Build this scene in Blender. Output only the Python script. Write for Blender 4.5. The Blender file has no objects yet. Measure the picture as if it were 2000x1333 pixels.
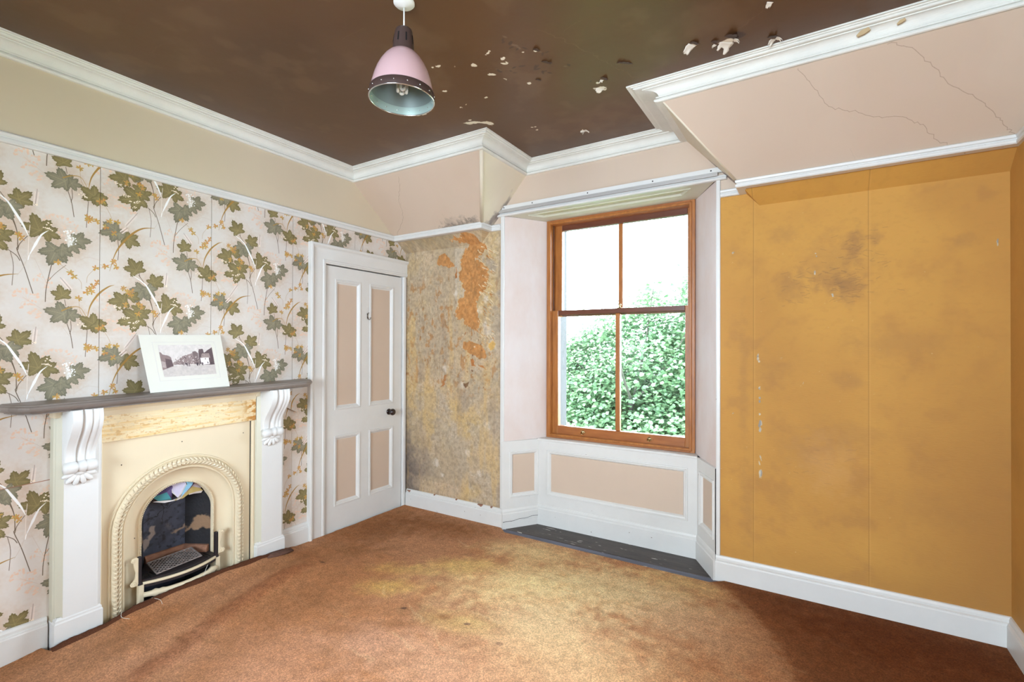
import bpy, bmesh, math, random
import numpy as np
from mathutils import Vector, Matrix
random.seed(7)
PI = math.pi
scene = bpy.context.scene
COL = scene.collection

# ------------------------------------------------------------------ camera
cam_d = bpy.data.cameras.new('camera'); cam = bpy.data.objects.new('camera', cam_d); COL.objects.link(cam)
_y, _p, _r = math.radians(32.0375), math.radians(0.3807), math.radians(0.1864)
_fw = Vector((-math.sin(_y)*math.cos(_p), math.cos(_y)*math.cos(_p), math.sin(_p)))
_rt = Vector((math.cos(_y), math.sin(_y), 0)); _up = _rt.cross(_fw)
_rt2 = _rt*math.cos(_r)+_up*math.sin(_r); _up2 = _up*math.cos(_r)-_rt*math.sin(_r)
cam.matrix_world = Matrix(((_rt2.x, _up2.x, -_fw.x, 3.1506), (_rt2.y, _up2.y, -_fw.y, 0.0), (_rt2.z, _up2.z, -_fw.z, 1.42), (0, 0, 0, 1)))
cam_d.sensor_width = 36.0; cam_d.lens = 949.37/2000*36; cam_d.shift_y = 7.19/2000
cam_d.clip_start = 0.02; cam_d.clip_end = 200
scene.camera = cam

# ------------------------------------------------------------------ light
W = bpy.data.worlds.new('overcast_sky'); scene.world = W; W.use_nodes = True
nt = W.node_tree; bg = nt.nodes['Background']
tc = nt.nodes.new('ShaderNodeTexCoord'); sx = nt.nodes.new('ShaderNodeSeparateXYZ')
rp = nt.nodes.new('ShaderNodeValToRGB')
rp.color_ramp.elements[0].position = 0.0; rp.color_ramp.elements[0].color = (0.81, 0.93, 1.11, 1)
rp.color_ramp.elements[1].position = 0.9; rp.color_ramp.elements[1].color = (0.87, 0.96, 1.09, 1)
nt.links.new(tc.outputs['Generated'], sx.inputs[0]); nt.links.new(sx.outputs['Z'], rp.inputs[0])
nt.links.new(rp.outputs[0], bg.inputs['Color'])
bg.inputs['Strength'].default_value = 22.0
SWY = 1.8
def portal(name, loc, rot, sx_, sy_):
    l = bpy.data.lights.new(name, 'AREA'); l.shape = 'RECTANGLE'; l.size = sx_; l.size_y = sy_
    l.cycles.is_portal = True
    o = bpy.data.objects.new(name, l); o.location = loc; o.rotation_euler = rot; COL.objects.link(o); return o
portal('window_daylight', (1.85, 3.90, 1.58), (-PI/2, 0, 0), 1.3, 2.0)
portal('side_fill_portal', (4.45, SWY, 1.6), (0, PI/2, 0), 1.2, 1.2)  # guides sky light through the added side opening
portal('rear_fill_portal', (2.5, -2.6, 1.6), (PI/2, 0, 0), 2.3, 1.8)  # guides sky light through the added rear opening
scene.view_settings.view_transform = 'Standard'; scene.view_settings.look = 'None'
scene.view_settings.exposure = 0.53; scene.view_settings.gamma = 1.0; scene.view_settings.use_curve_mapping = False

# ------------------------------------------------------------------ room numbers (metres)
D = 3.2162      # back wall
WR = 3.9344     # right wall
ZC = 2.8435     # ceiling
ZB = 2.743      # foot of the cornice, top of the sloping ceilings
YB = 2.6286     # front edge of the sloping ceilings
ZK = 2.2704     # crease where slope meets the back wall
YR = -2.20      # rear wall
SL = (ZK-ZB)/(D-YB)
def slope_y(z): return YB+(z-ZB)/SL
CHL = lambda z: 1.2585-(ZB-z)*0.874
CHR = lambda z: 2.4540+(ZB-z)*0.874

# ------------------------------------------------------------------ helpers
WL = {}
def lin(c): return tuple(((v/255.0)/12.92 if v/255.0 <= 0.04045 else ((v/255.0+0.055)/1.055)**2.4) for v in c)+(1.0,)
def tag(o, label=None, cat=None, group=None, kind=None):
    if label: o['label'] = label
    if cat: o['category'] = cat
    if group: o['group'] = group
    if kind: o['kind'] = kind
    return o
def thing(name, loc, label, cat, group=None):
    o = bpy.data.objects.new(name, None); o.empty_display_size = 0.1; o.location = loc; COL.objects.link(o)
    WL[o.name] = Vector(loc); return tag(o, label, cat, group)
def struct_empty(name, loc, label=None):
    o = bpy.data.objects.new(name, None); o.empty_display_size = 0.1; o.location = loc; COL.objects.link(o)
    WL[o.name] = Vector(loc); tag(o, label, None, None, 'structure'); return o
def obj(name, bm, m, parent=None, smooth=False, bev=0, uv=None, origin=None, kind=None, label=None, recalc=True):
    if recalc: bmesh.ops.recalc_face_normals(bm, faces=bm.faces[:])
    if uv is not None:
        ul = bm.loops.layers.uv.new('UVMap')
        for f in bm.faces:
            for l in f.loops: l[ul].uv = uv(l.vert.co)
    if parent is not None: base = WL[parent.name]
    elif origin is not None: base = Vector(origin)
    else:
        co = [v.co for v in bm.verts]
        base = Vector((sum(c.x for c in co)/len(co), sum(c.y for c in co)/len(co), min(c.z for c in co)))
    for v in bm.verts: v.co -= base
    me = bpy.data.meshes.new(name); bm.to_mesh(me); bm.free()
    if smooth:
        for p in me.polygons: p.use_smooth = True
    o = bpy.data.objects.new(name, me); COL.objects.link(o)
    ms = m if isinstance(m, (list, tuple)) else [m]
    for q in ms: me.materials.append(q)
    if parent is not None: o.parent = parent
    else: o.location = base
    WL[o.name] = base
    if bev:
        b = o.modifiers.new('bevel', 'BEVEL'); b.width = bev; b.segments = 2; b.limit_method = 'ANGLE'; b.angle_limit = math.radians(40)
    if kind: o['kind'] = kind
    if label: o['label'] = label
    return o
def struct(name, bm, m, **k):
    return obj(name, bm, m, kind='structure', **k)
def BM(): return bmesh.new()
def quad(bm, *pts, mi=0):
    f = bm.faces.new([bm.verts.new(p) for p in pts]); f.material_index = mi; return f
def box(bm, x0, x1, y0, y1, z0, z1):
    v = [bm.verts.new(p) for p in ((x0,y0,z0),(x1,y0,z0),(x1,y1,z0),(x0,y1,z0),(x0,y0,z1),(x1,y0,z1),(x1,y1,z1),(x0,y1,z1))]
    for q in ((0,3,2,1),(4,5,6,7),(0,1,5,4),(1,2,6,5),(2,3,7,6),(3,0,4,7)): bm.faces.new([v[i] for i in q])
def prism(bm, pts, a, b):
    """extrude a closed outline: pts -> list of 2D, a/b functions 2D->3D for the two caps"""
    A = [bm.verts.new(a(*p)) for p in pts]; B = [bm.verts.new(b(*p)) for p in pts]
    bm.faces.new(A); bm.faces.new(B[::-1]); n = len(pts)
    for i in range(n): bm.faces.new((A[i], B[i], B[(i+1) % n], A[(i+1) % n]))
def offs(path, d, closed=False):
    n = len(path); out = []
    def nrm(i, j):
        a, b = path[i], path[j]; dx, dy = b[0]-a[0], b[1]-a[1]; l = math.hypot(dx, dy); return (dy/l, -dx/l)
    for i in range(n):
        if closed: n1, n2 = nrm(i-1, i), nrm(i, (i+1) % n)
        elif i == 0: n1 = n2 = nrm(0, 1)
        elif i == n-1: n1 = n2 = nrm(n-2, n-1)
        else: n1, n2 = nrm(i-1, i), nrm(i, i+1)
        k = 1+n1[0]*n2[0]+n1[1]*n2[1]; k = max(k, 0.2)
        out.append((path[i][0]+d*(n1[0]+n2[0])/k, path[i][1]+d*(n1[1]+n2[1])/k))
    return out
def sweep(bm, path, prof, to3, closed=False, loop=False, caps=True):
    """profile [(d,h)] along a 2D path; d goes to the right of travel; to3(a,b,h) -> 3D"""
    rings = []
    for d, h in prof: rings.append([bm.verts.new(to3(a, b, h)) for a, b in offs(path, d, closed)])
    n = len(path); m = len(prof)
    for j in range(m if loop else m-1):
        for i in range(n if closed else n-1):
            i2 = (i+1) % n; j2 = (j+1) % m
            bm.faces.new((rings[j][i], rings[j][i2], rings[j2][i2], rings[j2][i]))
    if caps and not closed and m > 2:
        bm.faces.new([r[0] for r in rings]); bm.faces.new([r[-1] for r in rings][::-1])
def frame_sweep(bm, c, nrm, prof):
    """mitred moulding round a parallelogram c (4 points); prof [(inset, height along nrm)]"""
    c = [Vector(p) for p in c]; nrm = Vector(nrm).normalized()
    u = (c[1]-c[0]).normalized(); w = (c[3]-c[0]).normalized()
    sg = [(1, 1), (-1, 1), (-1, -1), (1, -1)]; rings = []
    for d, h in prof: rings.append([bm.verts.new(c[i]+u*d*sg[i][0]+w*d*sg[i][1]+nrm*h) for i in range(4)])
    for j in range(len(prof)-1):
        for i in range(4): bm.faces.new((rings[j][i], rings[j][(i+1) % 4], rings[j+1][(i+1) % 4], rings[j+1][i]))
def tube(bm, pts, r, seg=8, cap=True):
    pts = [Vector(p) for p in pts]; rings = []
    rr = r if isinstance(r, (list, tuple)) else [r]*len(pts)
    up = Vector((0, 0, 1))
    for i, p in enumerate(pts):
        t = (pts[min(i+1, len(pts)-1)]-pts[max(i-1, 0)]).normalized()
        a = t.cross(up);
        if a.length < 1e-3: a = t.cross(Vector((1, 0, 0)))
        a.normalize(); b = a.cross(t)
        rings.append([bm.verts.new(p+(a*math.cos(2*PI*k/seg)+b*math.sin(2*PI*k/seg))*rr[i]) for k in range(seg)])
    for i in range(len(pts)-1):
        for k in range(seg): bm.faces.new((rings[i][k], rings[i][(k+1) % seg], rings[i+1][(k+1) % seg], rings[i+1][k]))
    if cap: bm.faces.new(rings[0][::-1]); bm.faces.new(rings[-1])
def lathe(bm, prof, origin, axis=(0, 0, 1), seg=32, cap=False):
    ax = Vector(axis).normalized(); a = ax.orthogonal().normalized(); b = ax.cross(a); o = Vector(origin); rings = []
    for r, h in prof: rings.append([bm.verts.new(o+ax*h+(a*math.cos(2*PI*k/seg)+b*math.sin(2*PI*k/seg))*r) for k in range(seg)])
    for j in range(len(prof)-1):
        for k in range(seg): bm.faces.new((rings[j][k], rings[j][(k+1) % seg], rings[j+1][(k+1) % seg], rings[j+1][k]))
    if cap: bm.faces.new(rings[0]); bm.faces.new(rings[-1][::-1])

# ------------------------------------------------------------------ generated surface maps
rng = np.random.default_rng(5)
def sm(a, b, x):
    t = np.clip((x-a)/(b-a), 0, 1); return t*t*(3-2*t)
def vnoise(h, w, cy, cx, seed):
    r = np.random.default_rng(seed); gy, gx = max(int(cy), 1)+2, max(int(cx), 1)+2
    g = r.random((gy, gx)); y = np.linspace(0, gy-2.001, h); x = np.linspace(0, gx-2.001, w)
    yi, xi = y.astype(int), x.astype(int); fy, fx = y-yi, x-xi; fy = fy*fy*(3-2*fy); fx = fx*fx*(3-2*fx)
    a = g[yi]*(1-fy)[:, None]+g[yi+1]*fy[:, None]
    return a[:, xi]*(1-fx)+a[:, xi+1]*fx
def fbm(h, w, cy, cx, seed, octv=4, gain=.55):
    s = 0; a = 1; t = 0
    for o in range(octv): s = s+a*vnoise(h, w, cy*2**o, cx*2**o, seed+o*17); t += a; a *= gain
    return s/t
class Canvas:
    def __init__(s, a0, a1, b0, b1, ppm, base):
        s.a0, s.b0, s.ppm = a0, b0, ppm; s.a1, s.b1 = a1, b1
        s.w, s.h = int(round((a1-a0)*ppm)), int(round((b1-b0)*ppm))
        s.im = np.empty((s.h, s.w, 3), np.float32); s.im[:] = np.array(base)/255.0
        s.wob = (fbm(s.h, s.w, s.h/14, s.w/14, 91, 3)-.5)
    def noise(s, size, seed, octv=4, sx=1, sy=1): return fbm(s.h, s.w, (s.b1-s.b0)/(size*sy), (s.a1-s.a0)/(size*sx), seed, octv)
    def mix(s, mask, col, al=1.0, win=None):
        c = np.array(col, np.float32)/255.0
        v = s.im if win is None else s.im[win]
        m = (mask*al)[..., None]; v[...] = v*(1-m)+c*m
    def window(s, lo, hi):
        i0 = max(int((lo[0]-s.a0)*s.ppm)-2, 0); i1 = min(int((hi[0]-s.a0)*s.ppm)+3, s.w)
        j0 = max(int((lo[1]-s.b0)*s.ppm)-2, 0); j1 = min(int((hi[1]-s.b0)*s.ppm)+3, s.h)
        if i1 <= i0 or j1 <= j0: return None
        A = s.a0+(np.arange(i0, i1)+.5)/s.ppm; B = s.b0+(np.arange(j0, j1)+.5)/s.ppm
        return (slice(j0, j1), slice(i0, i1)), A[None, :], B[:, None]
    def blob(s, a, b, ra, rb, col, al=1.0, soft=.5, rot=0, wob=.3):
        R = max(ra, rb)*(1.3+wob); q = s.window((a-R, b-R), (a+R, b+R))
        if q is None: return
        win, A, B = q; da, db = A-a, B-b; c, n = math.cos(rot), math.sin(rot)
        r = np.sqrt(((da*c+db*n)/ra)**2+((db*c-da*n)/rb)**2)+s.wob[win]*2*wob
        s.mix(1-sm(1-soft, 1+soft*.3, r), col, al, win)
    def poly(s, pts, col, al=1.0, soft=.002, wob=0):
        p = np.array(pts, float); mg = soft*3+wob
        q = s.window(p.min(0)-mg, p.max(0)+mg)
        if q is None: return
        win, A, B = q; A = A+s.wob[win]*2*wob; B = B+np.roll(s.wob, 37, 1)[win]*2*wob
        ins = np.zeros(A.shape, bool); dm = np.full(A.shape, 9.0); n = len(p)
        for i in range(n):
            x1, y1 = p[i]; x2, y2 = p[(i+1) % n]
            if y1 != y2:
                cr = ((y1 > B) != (y2 > B)) & (A < (x2-x1)*(B-y1)/(y2-y1)+x1); ins ^= cr
            L = (x2-x1)**2+(y2-y1)**2+1e-12; t = np.clip(((A-x1)*(x2-x1)+(B-y1)*(y2-y1))/L, 0, 1)
            dm = np.minimum(dm, (A-x1-t*(x2-x1))**2+(B-y1-t*(y2-y1))**2)
        d = np.sqrt(dm)*np.where(ins, 1, -1)
        s.mix(sm(-soft, soft, d), col, al, win)
    def stroke(s, pts, w, col, al=1.0, taper=0, wob=0):
        """w half width (or list per point)"""
        P = [np.array(p, float) for p in pts]; n = len(P)
        ww = w if isinstance(w, (list, tuple)) else [w]*n
        mx = max(ww)+wob+.002
        for i in range(n-1):
            lo, hi = np.minimum(P[i], P[i+1])-mx, np.maximum(P[i], P[i+1])+mx
            q = s.window(lo, hi)
            if q is None: continue
            win, A, B = q
            if wob: A = A+s.wob[win]*2*wob; B = B+np.roll(s.wob, 37, 1)[win]*2*wob
            d = P[i+1]-P[i]; L = d@d+1e-12
            t = np.clip(((A-P[i][0])*d[0]+(B-P[i][1])*d[1])/L, 0, 1)
            r = np.sqrt((A-P[i][0]-t*d[0])**2+(B-P[i][1]-t*d[1])**2); wt = ww[i]*(1-t)+ww[i+1]*t
            px = .6/s.ppm
            s.mix(np.clip((wt-r)/px*.5+.5, 0, 1)*np.clip(wt/px, .25, 1), col, al, win)
    def image(s, name):
        im = bpy.data.images.new(name, s.w, s.h, alpha=False, float_buffer=False)
        px = np.ones((s.h, s.w, 4), np.float32); px[..., :3] = np.clip(s.im, 0, 1)
        im.pixels.foreach_set(px.ravel()); im.update(); im.pack(); return im
    def uv(s, fa): return lambda co: ((fa(co)[0]-s.a0)/(s.a1-s.a0), (fa(co)[1]-s.b0)/(s.b1-s.b0))
def bez(p, n=10):
    """smooth a polyline (Catmull-Rom)"""
    P = [np.array(q, float) for q in p]; P = [2*P[0]-P[1]]+P+[2*P[-1]-P[-2]]; out = []
    for i in range(1, len(P)-2):
        for t in np.linspace(0, 1, n, endpoint=False):
            out.append(.5*((2*P[i])+(P[i+1]-P[i-1])*t+(2*P[i-1]-5*P[i]+4*P[i+1]-P[i+2])*t*t+(-P[i-1]+3*P[i]-3*P[i+1]+P[i+2])*t**3))
    out.append(P[-2]); return out

# ------------------------------------------------------------------ materials
def mat(name, col, rough=.6, var=.0, vscale=6, bump=0, bscale=60, col2=None, img=None, metal=0, coat=0, spec=.5, speck=None, stretch=None):
    m = bpy.data.materials.new(name); m.use_nodes = True; t = m.node_tree; b = t.nodes['Principled BSDF']
    b.inputs['Roughness'].default_value = rough; b.inputs['Metallic'].default_value = metal
    b.inputs['Specular IOR Level'].default_value = spec
    if coat: b.inputs['Coat Weight'].default_value = coat
    c = lin(col) if max(col) > 1 else tuple(col)+(1,)
    tx = t.nodes.new('ShaderNodeTexCoord'); src = tx.outputs['Object']
    if stretch:
        mp = t.nodes.new('ShaderNodeMapping'); mp.inputs['Scale'].default_value = stretch
        t.links.new(src, mp.inputs[0]); src = mp.outputs[0]
    cur = None
    if img is not None:
        i = t.nodes.new('ShaderNodeTexImage'); i.image = img; i.extension = 'REPEAT'
        t.links.new(tx.outputs['UV'], i.inputs[0]); cur = i.outputs[0]
    if var or col2:
        n = t.nodes.new('ShaderNodeTexNoise'); n.inputs['Scale'].default_value = vscale; n.inputs['Detail'].default_value = 6
        n.inputs['Roughness'].default_value = .6
        t.links.new(src, n.inputs['Vector'])
        mx = t.nodes.new('ShaderNodeMix'); mx.data_type = 'RGBA'
        if cur is None:
            c2 = lin(col2) if col2 else tuple(v*(1-var) for v in c[:3])+(1,)
            r = t.nodes.new('ShaderNodeMapRange'); r.inputs[1].default_value = .3; r.inputs[2].default_value = .7
            t.links.new(n.outputs[0], r.inputs[0]); t.links.new(r.outputs[0], mx.inputs[0])
            mx.inputs[6].default_value = c; mx.inputs[7].default_value = c2
        else:
            mx.blend_type = 'MULTIPLY'; mx.inputs[0].default_value = 1
            r = t.nodes.new('ShaderNodeMapRange'); r.inputs[1].default_value = .3; r.inputs[2].default_value = .7
            r.inputs[3].default_value = 1-var; r.inputs[4].default_value = 1+var*.4
            cb = t.nodes.new('ShaderNodeCombineColor')
            t.links.new(n.outputs[0], r.inputs[0])
            for k in range(3): t.links.new(r.outputs[0], cb.inputs[k])
            t.links.new(cur, mx.inputs[6]); t.links.new(cb.outputs[0], mx.inputs[7])
        cur = mx.outputs[2]
    if speck:                                   # (colour, scale, threshold): chips and scuffs of the paint
        n = t.nodes.new('ShaderNodeTexNoise'); n.inputs['Scale'].default_value = speck[1]; n.inputs['Detail'].default_value = 5
        t.links.new(src, n.inputs['Vector'])
        r = t.nodes.new('ShaderNodeMapRange'); r.inputs[1].default_value = speck[2]; r.inputs[2].default_value = speck[2]+.03
        t.links.new(n.outputs[0], r.inputs[0])
        mx = t.nodes.new('ShaderNodeMix'); mx.data_type = 'RGBA'; t.links.new(r.outputs[0], mx.inputs[0])
        if cur is None: mx.inputs[6].default_value = c
        else: t.links.new(cur, mx.inputs[6])
        mx.inputs[7].default_value = lin(speck[0]); cur = mx.outputs[2]
    if cur is None: b.inputs['Base Color'].default_value = c
    else: t.links.new(cur, b.inputs['Base Color'])
    if bump:
        n = t.nodes.new('ShaderNodeTexNoise'); n.inputs['Scale'].default_value = bscale; n.inputs['Detail'].default_value = 4
        t.links.new(src, n.inputs['Vector'])
        bp = t.nodes.new('ShaderNodeBump'); bp.inputs['Strength'].default_value = bump; bp.inputs['Distance'].default_value = .01
        t.links.new(n.outputs[0], bp.inputs['Height']); t.links.new(bp.outputs[0], b.inputs['Normal'])
    return m

M = {}
M['white'] = mat('white_gloss_paint', (222, 220, 216), .38, var=.07, vscale=5, bump=.05, bscale=25)
M['worn'] = mat('worn_white_paint', (220, 218, 214), .42, var=.08, vscale=5, bump=.06, bscale=30, speck=((118, 92, 74), 38, .72))
M['cornice'] = mat('cornice_whitewash', (226, 223, 214), .7, var=.10, vscale=7, bump=.12, bscale=40)
M['cream_panel'] = mat('beige_panel_paint', (206, 184, 164), .5, var=.05, vscale=3, bump=.03, bscale=30)
M['frieze'] = mat('cream_wall_paint', (206, 190, 164), .7, var=.05, vscale=1.6, bump=.05, bscale=20)
M['reveal'] = mat('bare_pink_plaster', (222, 212, 208), .75, var=.10, vscale=4, col2=(214, 194, 184), bump=.05, bscale=25, stretch=(1, 1, .5))
M['timber'] = mat('varnished_pine', (180, 114, 54), .35, vscale=9, col2=(152, 90, 40), stretch=(4, 4, .7), coat=.25)
M['timber_h'] = mat('varnished_pine_rail', (176, 108, 54), .35, vscale=9, col2=(150, 86, 42), stretch=(.7, 4, 4), coat=.25)
M['timber_dark'] = mat('dark_stained_rail', (112, 62, 40), .35, vscale=9, col2=(92, 48, 30), stretch=(.7, 4, 4), coat=.25)
M['brass'] = mat('pale_brass', (206, 184, 140), .25, metal=1)
M['black_knob'] = mat('dark_turned_wood', (48, 34, 32), .25, var=.2, coat=.3)
M['steel'] = mat('dull_steel', (120, 112, 104), .4, metal=1)
M['slate'] = mat('slate_grey_mantel_paint', (142, 130, 120), .42, vscale=5, col2=(112, 102, 96), bump=.08, bscale=30, stretch=(1, .35, 1), speck=((168, 160, 150), 16, .70))
M['fp_white'] = mat('white_surround_paint', (226, 226, 224), .42, var=.05, vscale=4, bump=.05, bscale=30)
M['fp_side'] = mat('shaded_surround_cream', (206, 202, 182), .42, var=.05, vscale=4)  # cream of the surround sides with their shade in the colour; reused on soffit
M['fp_cream'] = mat('cream_enamel_paint', (229, 214, 184), .42, var=.05, vscale=3, bump=.03, bscale=30, speck=((70, 60, 52), 26, .755))
M['iron'] = mat('black_iron', (52, 46, 50), .5, metal=.3, var=.3, vscale=20, bump=.1, bscale=80)
M['iron_worn'] = mat('worn_grate_iron', (150, 138, 134), .5, metal=.2, var=.4, vscale=30, bump=.15, bscale=90)
M['brick'] = mat('scorched_brick', (176, 126, 100), .9, col2=(120, 84, 66), vscale=14, bump=.3, bscale=50)
M['boards'] = mat('dark_stained_boards', (84, 74, 68), .5, col2=(48, 42, 40), vscale=8, bump=.2, bscale=40, stretch=(.5, 2.5, 1), speck=((190, 184, 176), 22, .665))
M['boards_blue'] = mat('dusty_painted_board', (112, 118, 138), .5, col2=(72, 74, 88), vscale=9, bump=.2, bscale=40, stretch=(.4, 2, 1), speck=((206, 206, 208), 20, .665))
M['pink'] = mat('pink_enamel', (206, 170, 172), .22, coat=.4)
M['brown_metal'] = mat('brown_enamel', (74, 58, 54), .35)
M['slot'] = mat('black_void', (10, 9, 9), .9)
M['liner'] = mat('silver_lamp_liner', (150, 160, 158), .35, metal=.6)
M['liner_band'] = mat('pale_lamp_rim', (170, 188, 182), .35, metal=.4)
M['chrome'] = mat('polished_rim', (206, 206, 204), .2, metal=.9)
M['lamp_tube'] = mat('white_lamp_glass', (226, 222, 214), .3)
M['plastic'] = mat('white_plastic', (228, 226, 222), .4)
M['card'] = mat('off_white_card', (222, 219, 208), .7, var=.03, vscale=8)
M['bark'] = mat('grey_bark', (62, 62, 48), .9, col2=(44, 42, 34), vscale=14, bump=.4, bscale=20)
M['stone'] = mat('grey_outer_stone', (56, 55, 58), .85, var=.2, vscale=4, bump=.2, bscale=30)
M['grass'] = mat('lawn_green', (110, 132, 70), .95, col2=(84, 108, 54), vscale=1.5)
M['track'] = mat('grey_curtain_track', (176, 172, 168), .4, metal=.2)
M['carpet_back'] = mat('jute_carpet_edge', (112, 78, 64), .95, var=.4, vscale=60)
M['flake_white'] = mat('bare_white_flake', (228, 220, 206), .8, var=.05)
def glass_mat():
    m = bpy.data.materials.new('window_glass'); m.use_nodes = True; t = m.node_tree; t.nodes.clear()
    o = t.nodes.new('ShaderNodeOutputMaterial'); mx = t.nodes.new('ShaderNodeMixShader'); tr = t.nodes.new('ShaderNodeBsdfTransparent')
    gl = t.nodes.new('ShaderNodeBsdfGlossy'); gl.inputs['Roughness'].default_value = .02
    fr = t.nodes.new('ShaderNodeFresnel'); fr.inputs[0].default_value = 1.45; tr.inputs[0].default_value = (.95, .975, .96, 1)
    t.links.new(fr.outputs[0], mx.inputs[0]); t.links.new(tr.outputs[0], mx.inputs[1]); t.links.new(gl.outputs[0], mx.inputs[2]); t.links.new(mx.outputs[0], o.inputs[0]); return m
M['glass'] = glass_mat()
def leaf_mat():
    m = bpy.data.materials.new('sycamore_foliage'); m.use_nodes = True; t = m.node_tree; t.nodes.clear()
    o = t.nodes.new('ShaderNodeOutputMaterial'); mx = t.nodes.new('ShaderNodeMixShader'); df = t.nodes.new('ShaderNodeBsdfPrincipled'); tr = t.nodes.new('ShaderNodeBsdfTranslucent')
    g = t.nodes.new('ShaderNodeNewGeometry'); cr = t.nodes.new('ShaderNodeValToRGB')
    e = cr.color_ramp.elements; e[0].color = (.080, .165, .075, 1); e[1].color = (.155, .240, .115, 1)
    e.new(.5).color = (.112, .200, .095, 1)
    t.links.new(g.outputs['Random Per Island'], cr.inputs[0]); t.links.new(cr.outputs[0], df.inputs['Base Color']); t.links.new(cr.outputs[0], tr.inputs[0])
    df.inputs['Roughness'].default_value = .45
    mx.inputs[0].default_value = .45; t.links.new(df.outputs[0], mx.inputs[1]); t.links.new(tr.outputs[0], mx.inputs[2]); t.links.new(mx.outputs[0], o.inputs[0]); return m
M['leaf'] = leaf_mat()

# ------------------------------------------------------------------ wallpaper print (half-drop repeat, 0.548 x 0.658)
SW, RP = 0.548, 0.658
class Paper(Canvas):
    def each(s, fn, reach):
        """draw at every repeat that can touch the tile"""
        for k in (-1, 0, 1, 2):
            for j in (-2, -1, 0, 1, 2): fn(k*SW, -.5*RP*k+j*RP)
    def leaf(s, a, b, R, ang, col, dark, squash=.94, seed=0):
        R = R*1.06
        cs, sn = math.cos(ang), math.sin(ang)
        lobes = [(0, 1.0), (.98, .88), (-.98, .88), (1.95, .66), (-1.95, .66)]
        def one(da, db):
            q = s.window((a+da-R*1.3, b+db-R*1.3), (a+da+R*1.3, b+db+R*1.3))
            if q is None: return
            win, A, B = q; X = (A-a-da)/R+.0*B; Y = (B-b-db)/R+.0*A
            u = X*cs+Y*sn+.22; v = (Y*cs-X*sn)/squash
            r = np.sqrt(u*u+v*v)+1e-6; th = np.arctan2(v, u); rad = np.full(r.shape, .30); vein = np.zeros(r.shape)
            for la, ll in lobes:
                d = np.abs(np.angle(np.exp(1j*(th-la))))
                rad = np.maximum(rad, ll*1.20*(1-.54*np.clip(d/.60, 0, 1)**1.35)*(d < .85))
                vein = np.maximum(vein, np.exp(-(np.sin(np.clip(d, 0, 1.2))*r/.018)**2)*(r < ll))
                side = np.abs(((r*np.cos(d)*1.0-np.sin(np.clip(d, 0, 1.2))*r*.8)*7.0) % 1-.5)
                vein = np.maximum(vein, .55*(side < .07)*(d < .55))
            rad = rad*(1+.11*(np.abs(((th*5.2) % 1)-.5)*2-.5))
            px = 1/(s.ppm*R)
            m = np.clip((rad-r)/px*.5+.5, 0, 1)
            sh = vnoise(*r.shape, 6, 6, int(a*999+b*77)+seed)
            c = np.array(col)[None, None]*(1-sh[..., None]*.42)+np.array(dark)[None, None]*(sh[..., None]*.42)
            c = c+vein[..., None]*np.array([26, 24, 15])-(np.clip(r/rad, 0, 1)**6)[..., None]*np.array([26, 24, 20])
            t = s.im[win]; t[...] = t*(1-m[..., None])+c/255*m[..., None]
        s.each(one, R)
    def halo(s, a, b, r, col, al):
        s.each(lambda da, db: s.blob(a+da, b+db, r, r*.8, col, al, .95, 0, .25), r)
    def line(s, pts, w, col, al=1):
        P = bez(pts, 5)
        ww = list(np.interp(np.linspace(0, 1, len(P)), np.linspace(0, 1, len(w)), w)) if isinstance(w, (list, tuple)) else w
        s.each(lambda da, db: s.stroke([(p[0]+da, p[1]+db) for p in P], ww, col, al), .1)
    def dot(s, a, b, r, col, al=1, e=1, rot=0):
        s.each(lambda da, db: s.blob(a+da, b+db, r, r*e, col, al, .3, rot, 0), r)
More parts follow.
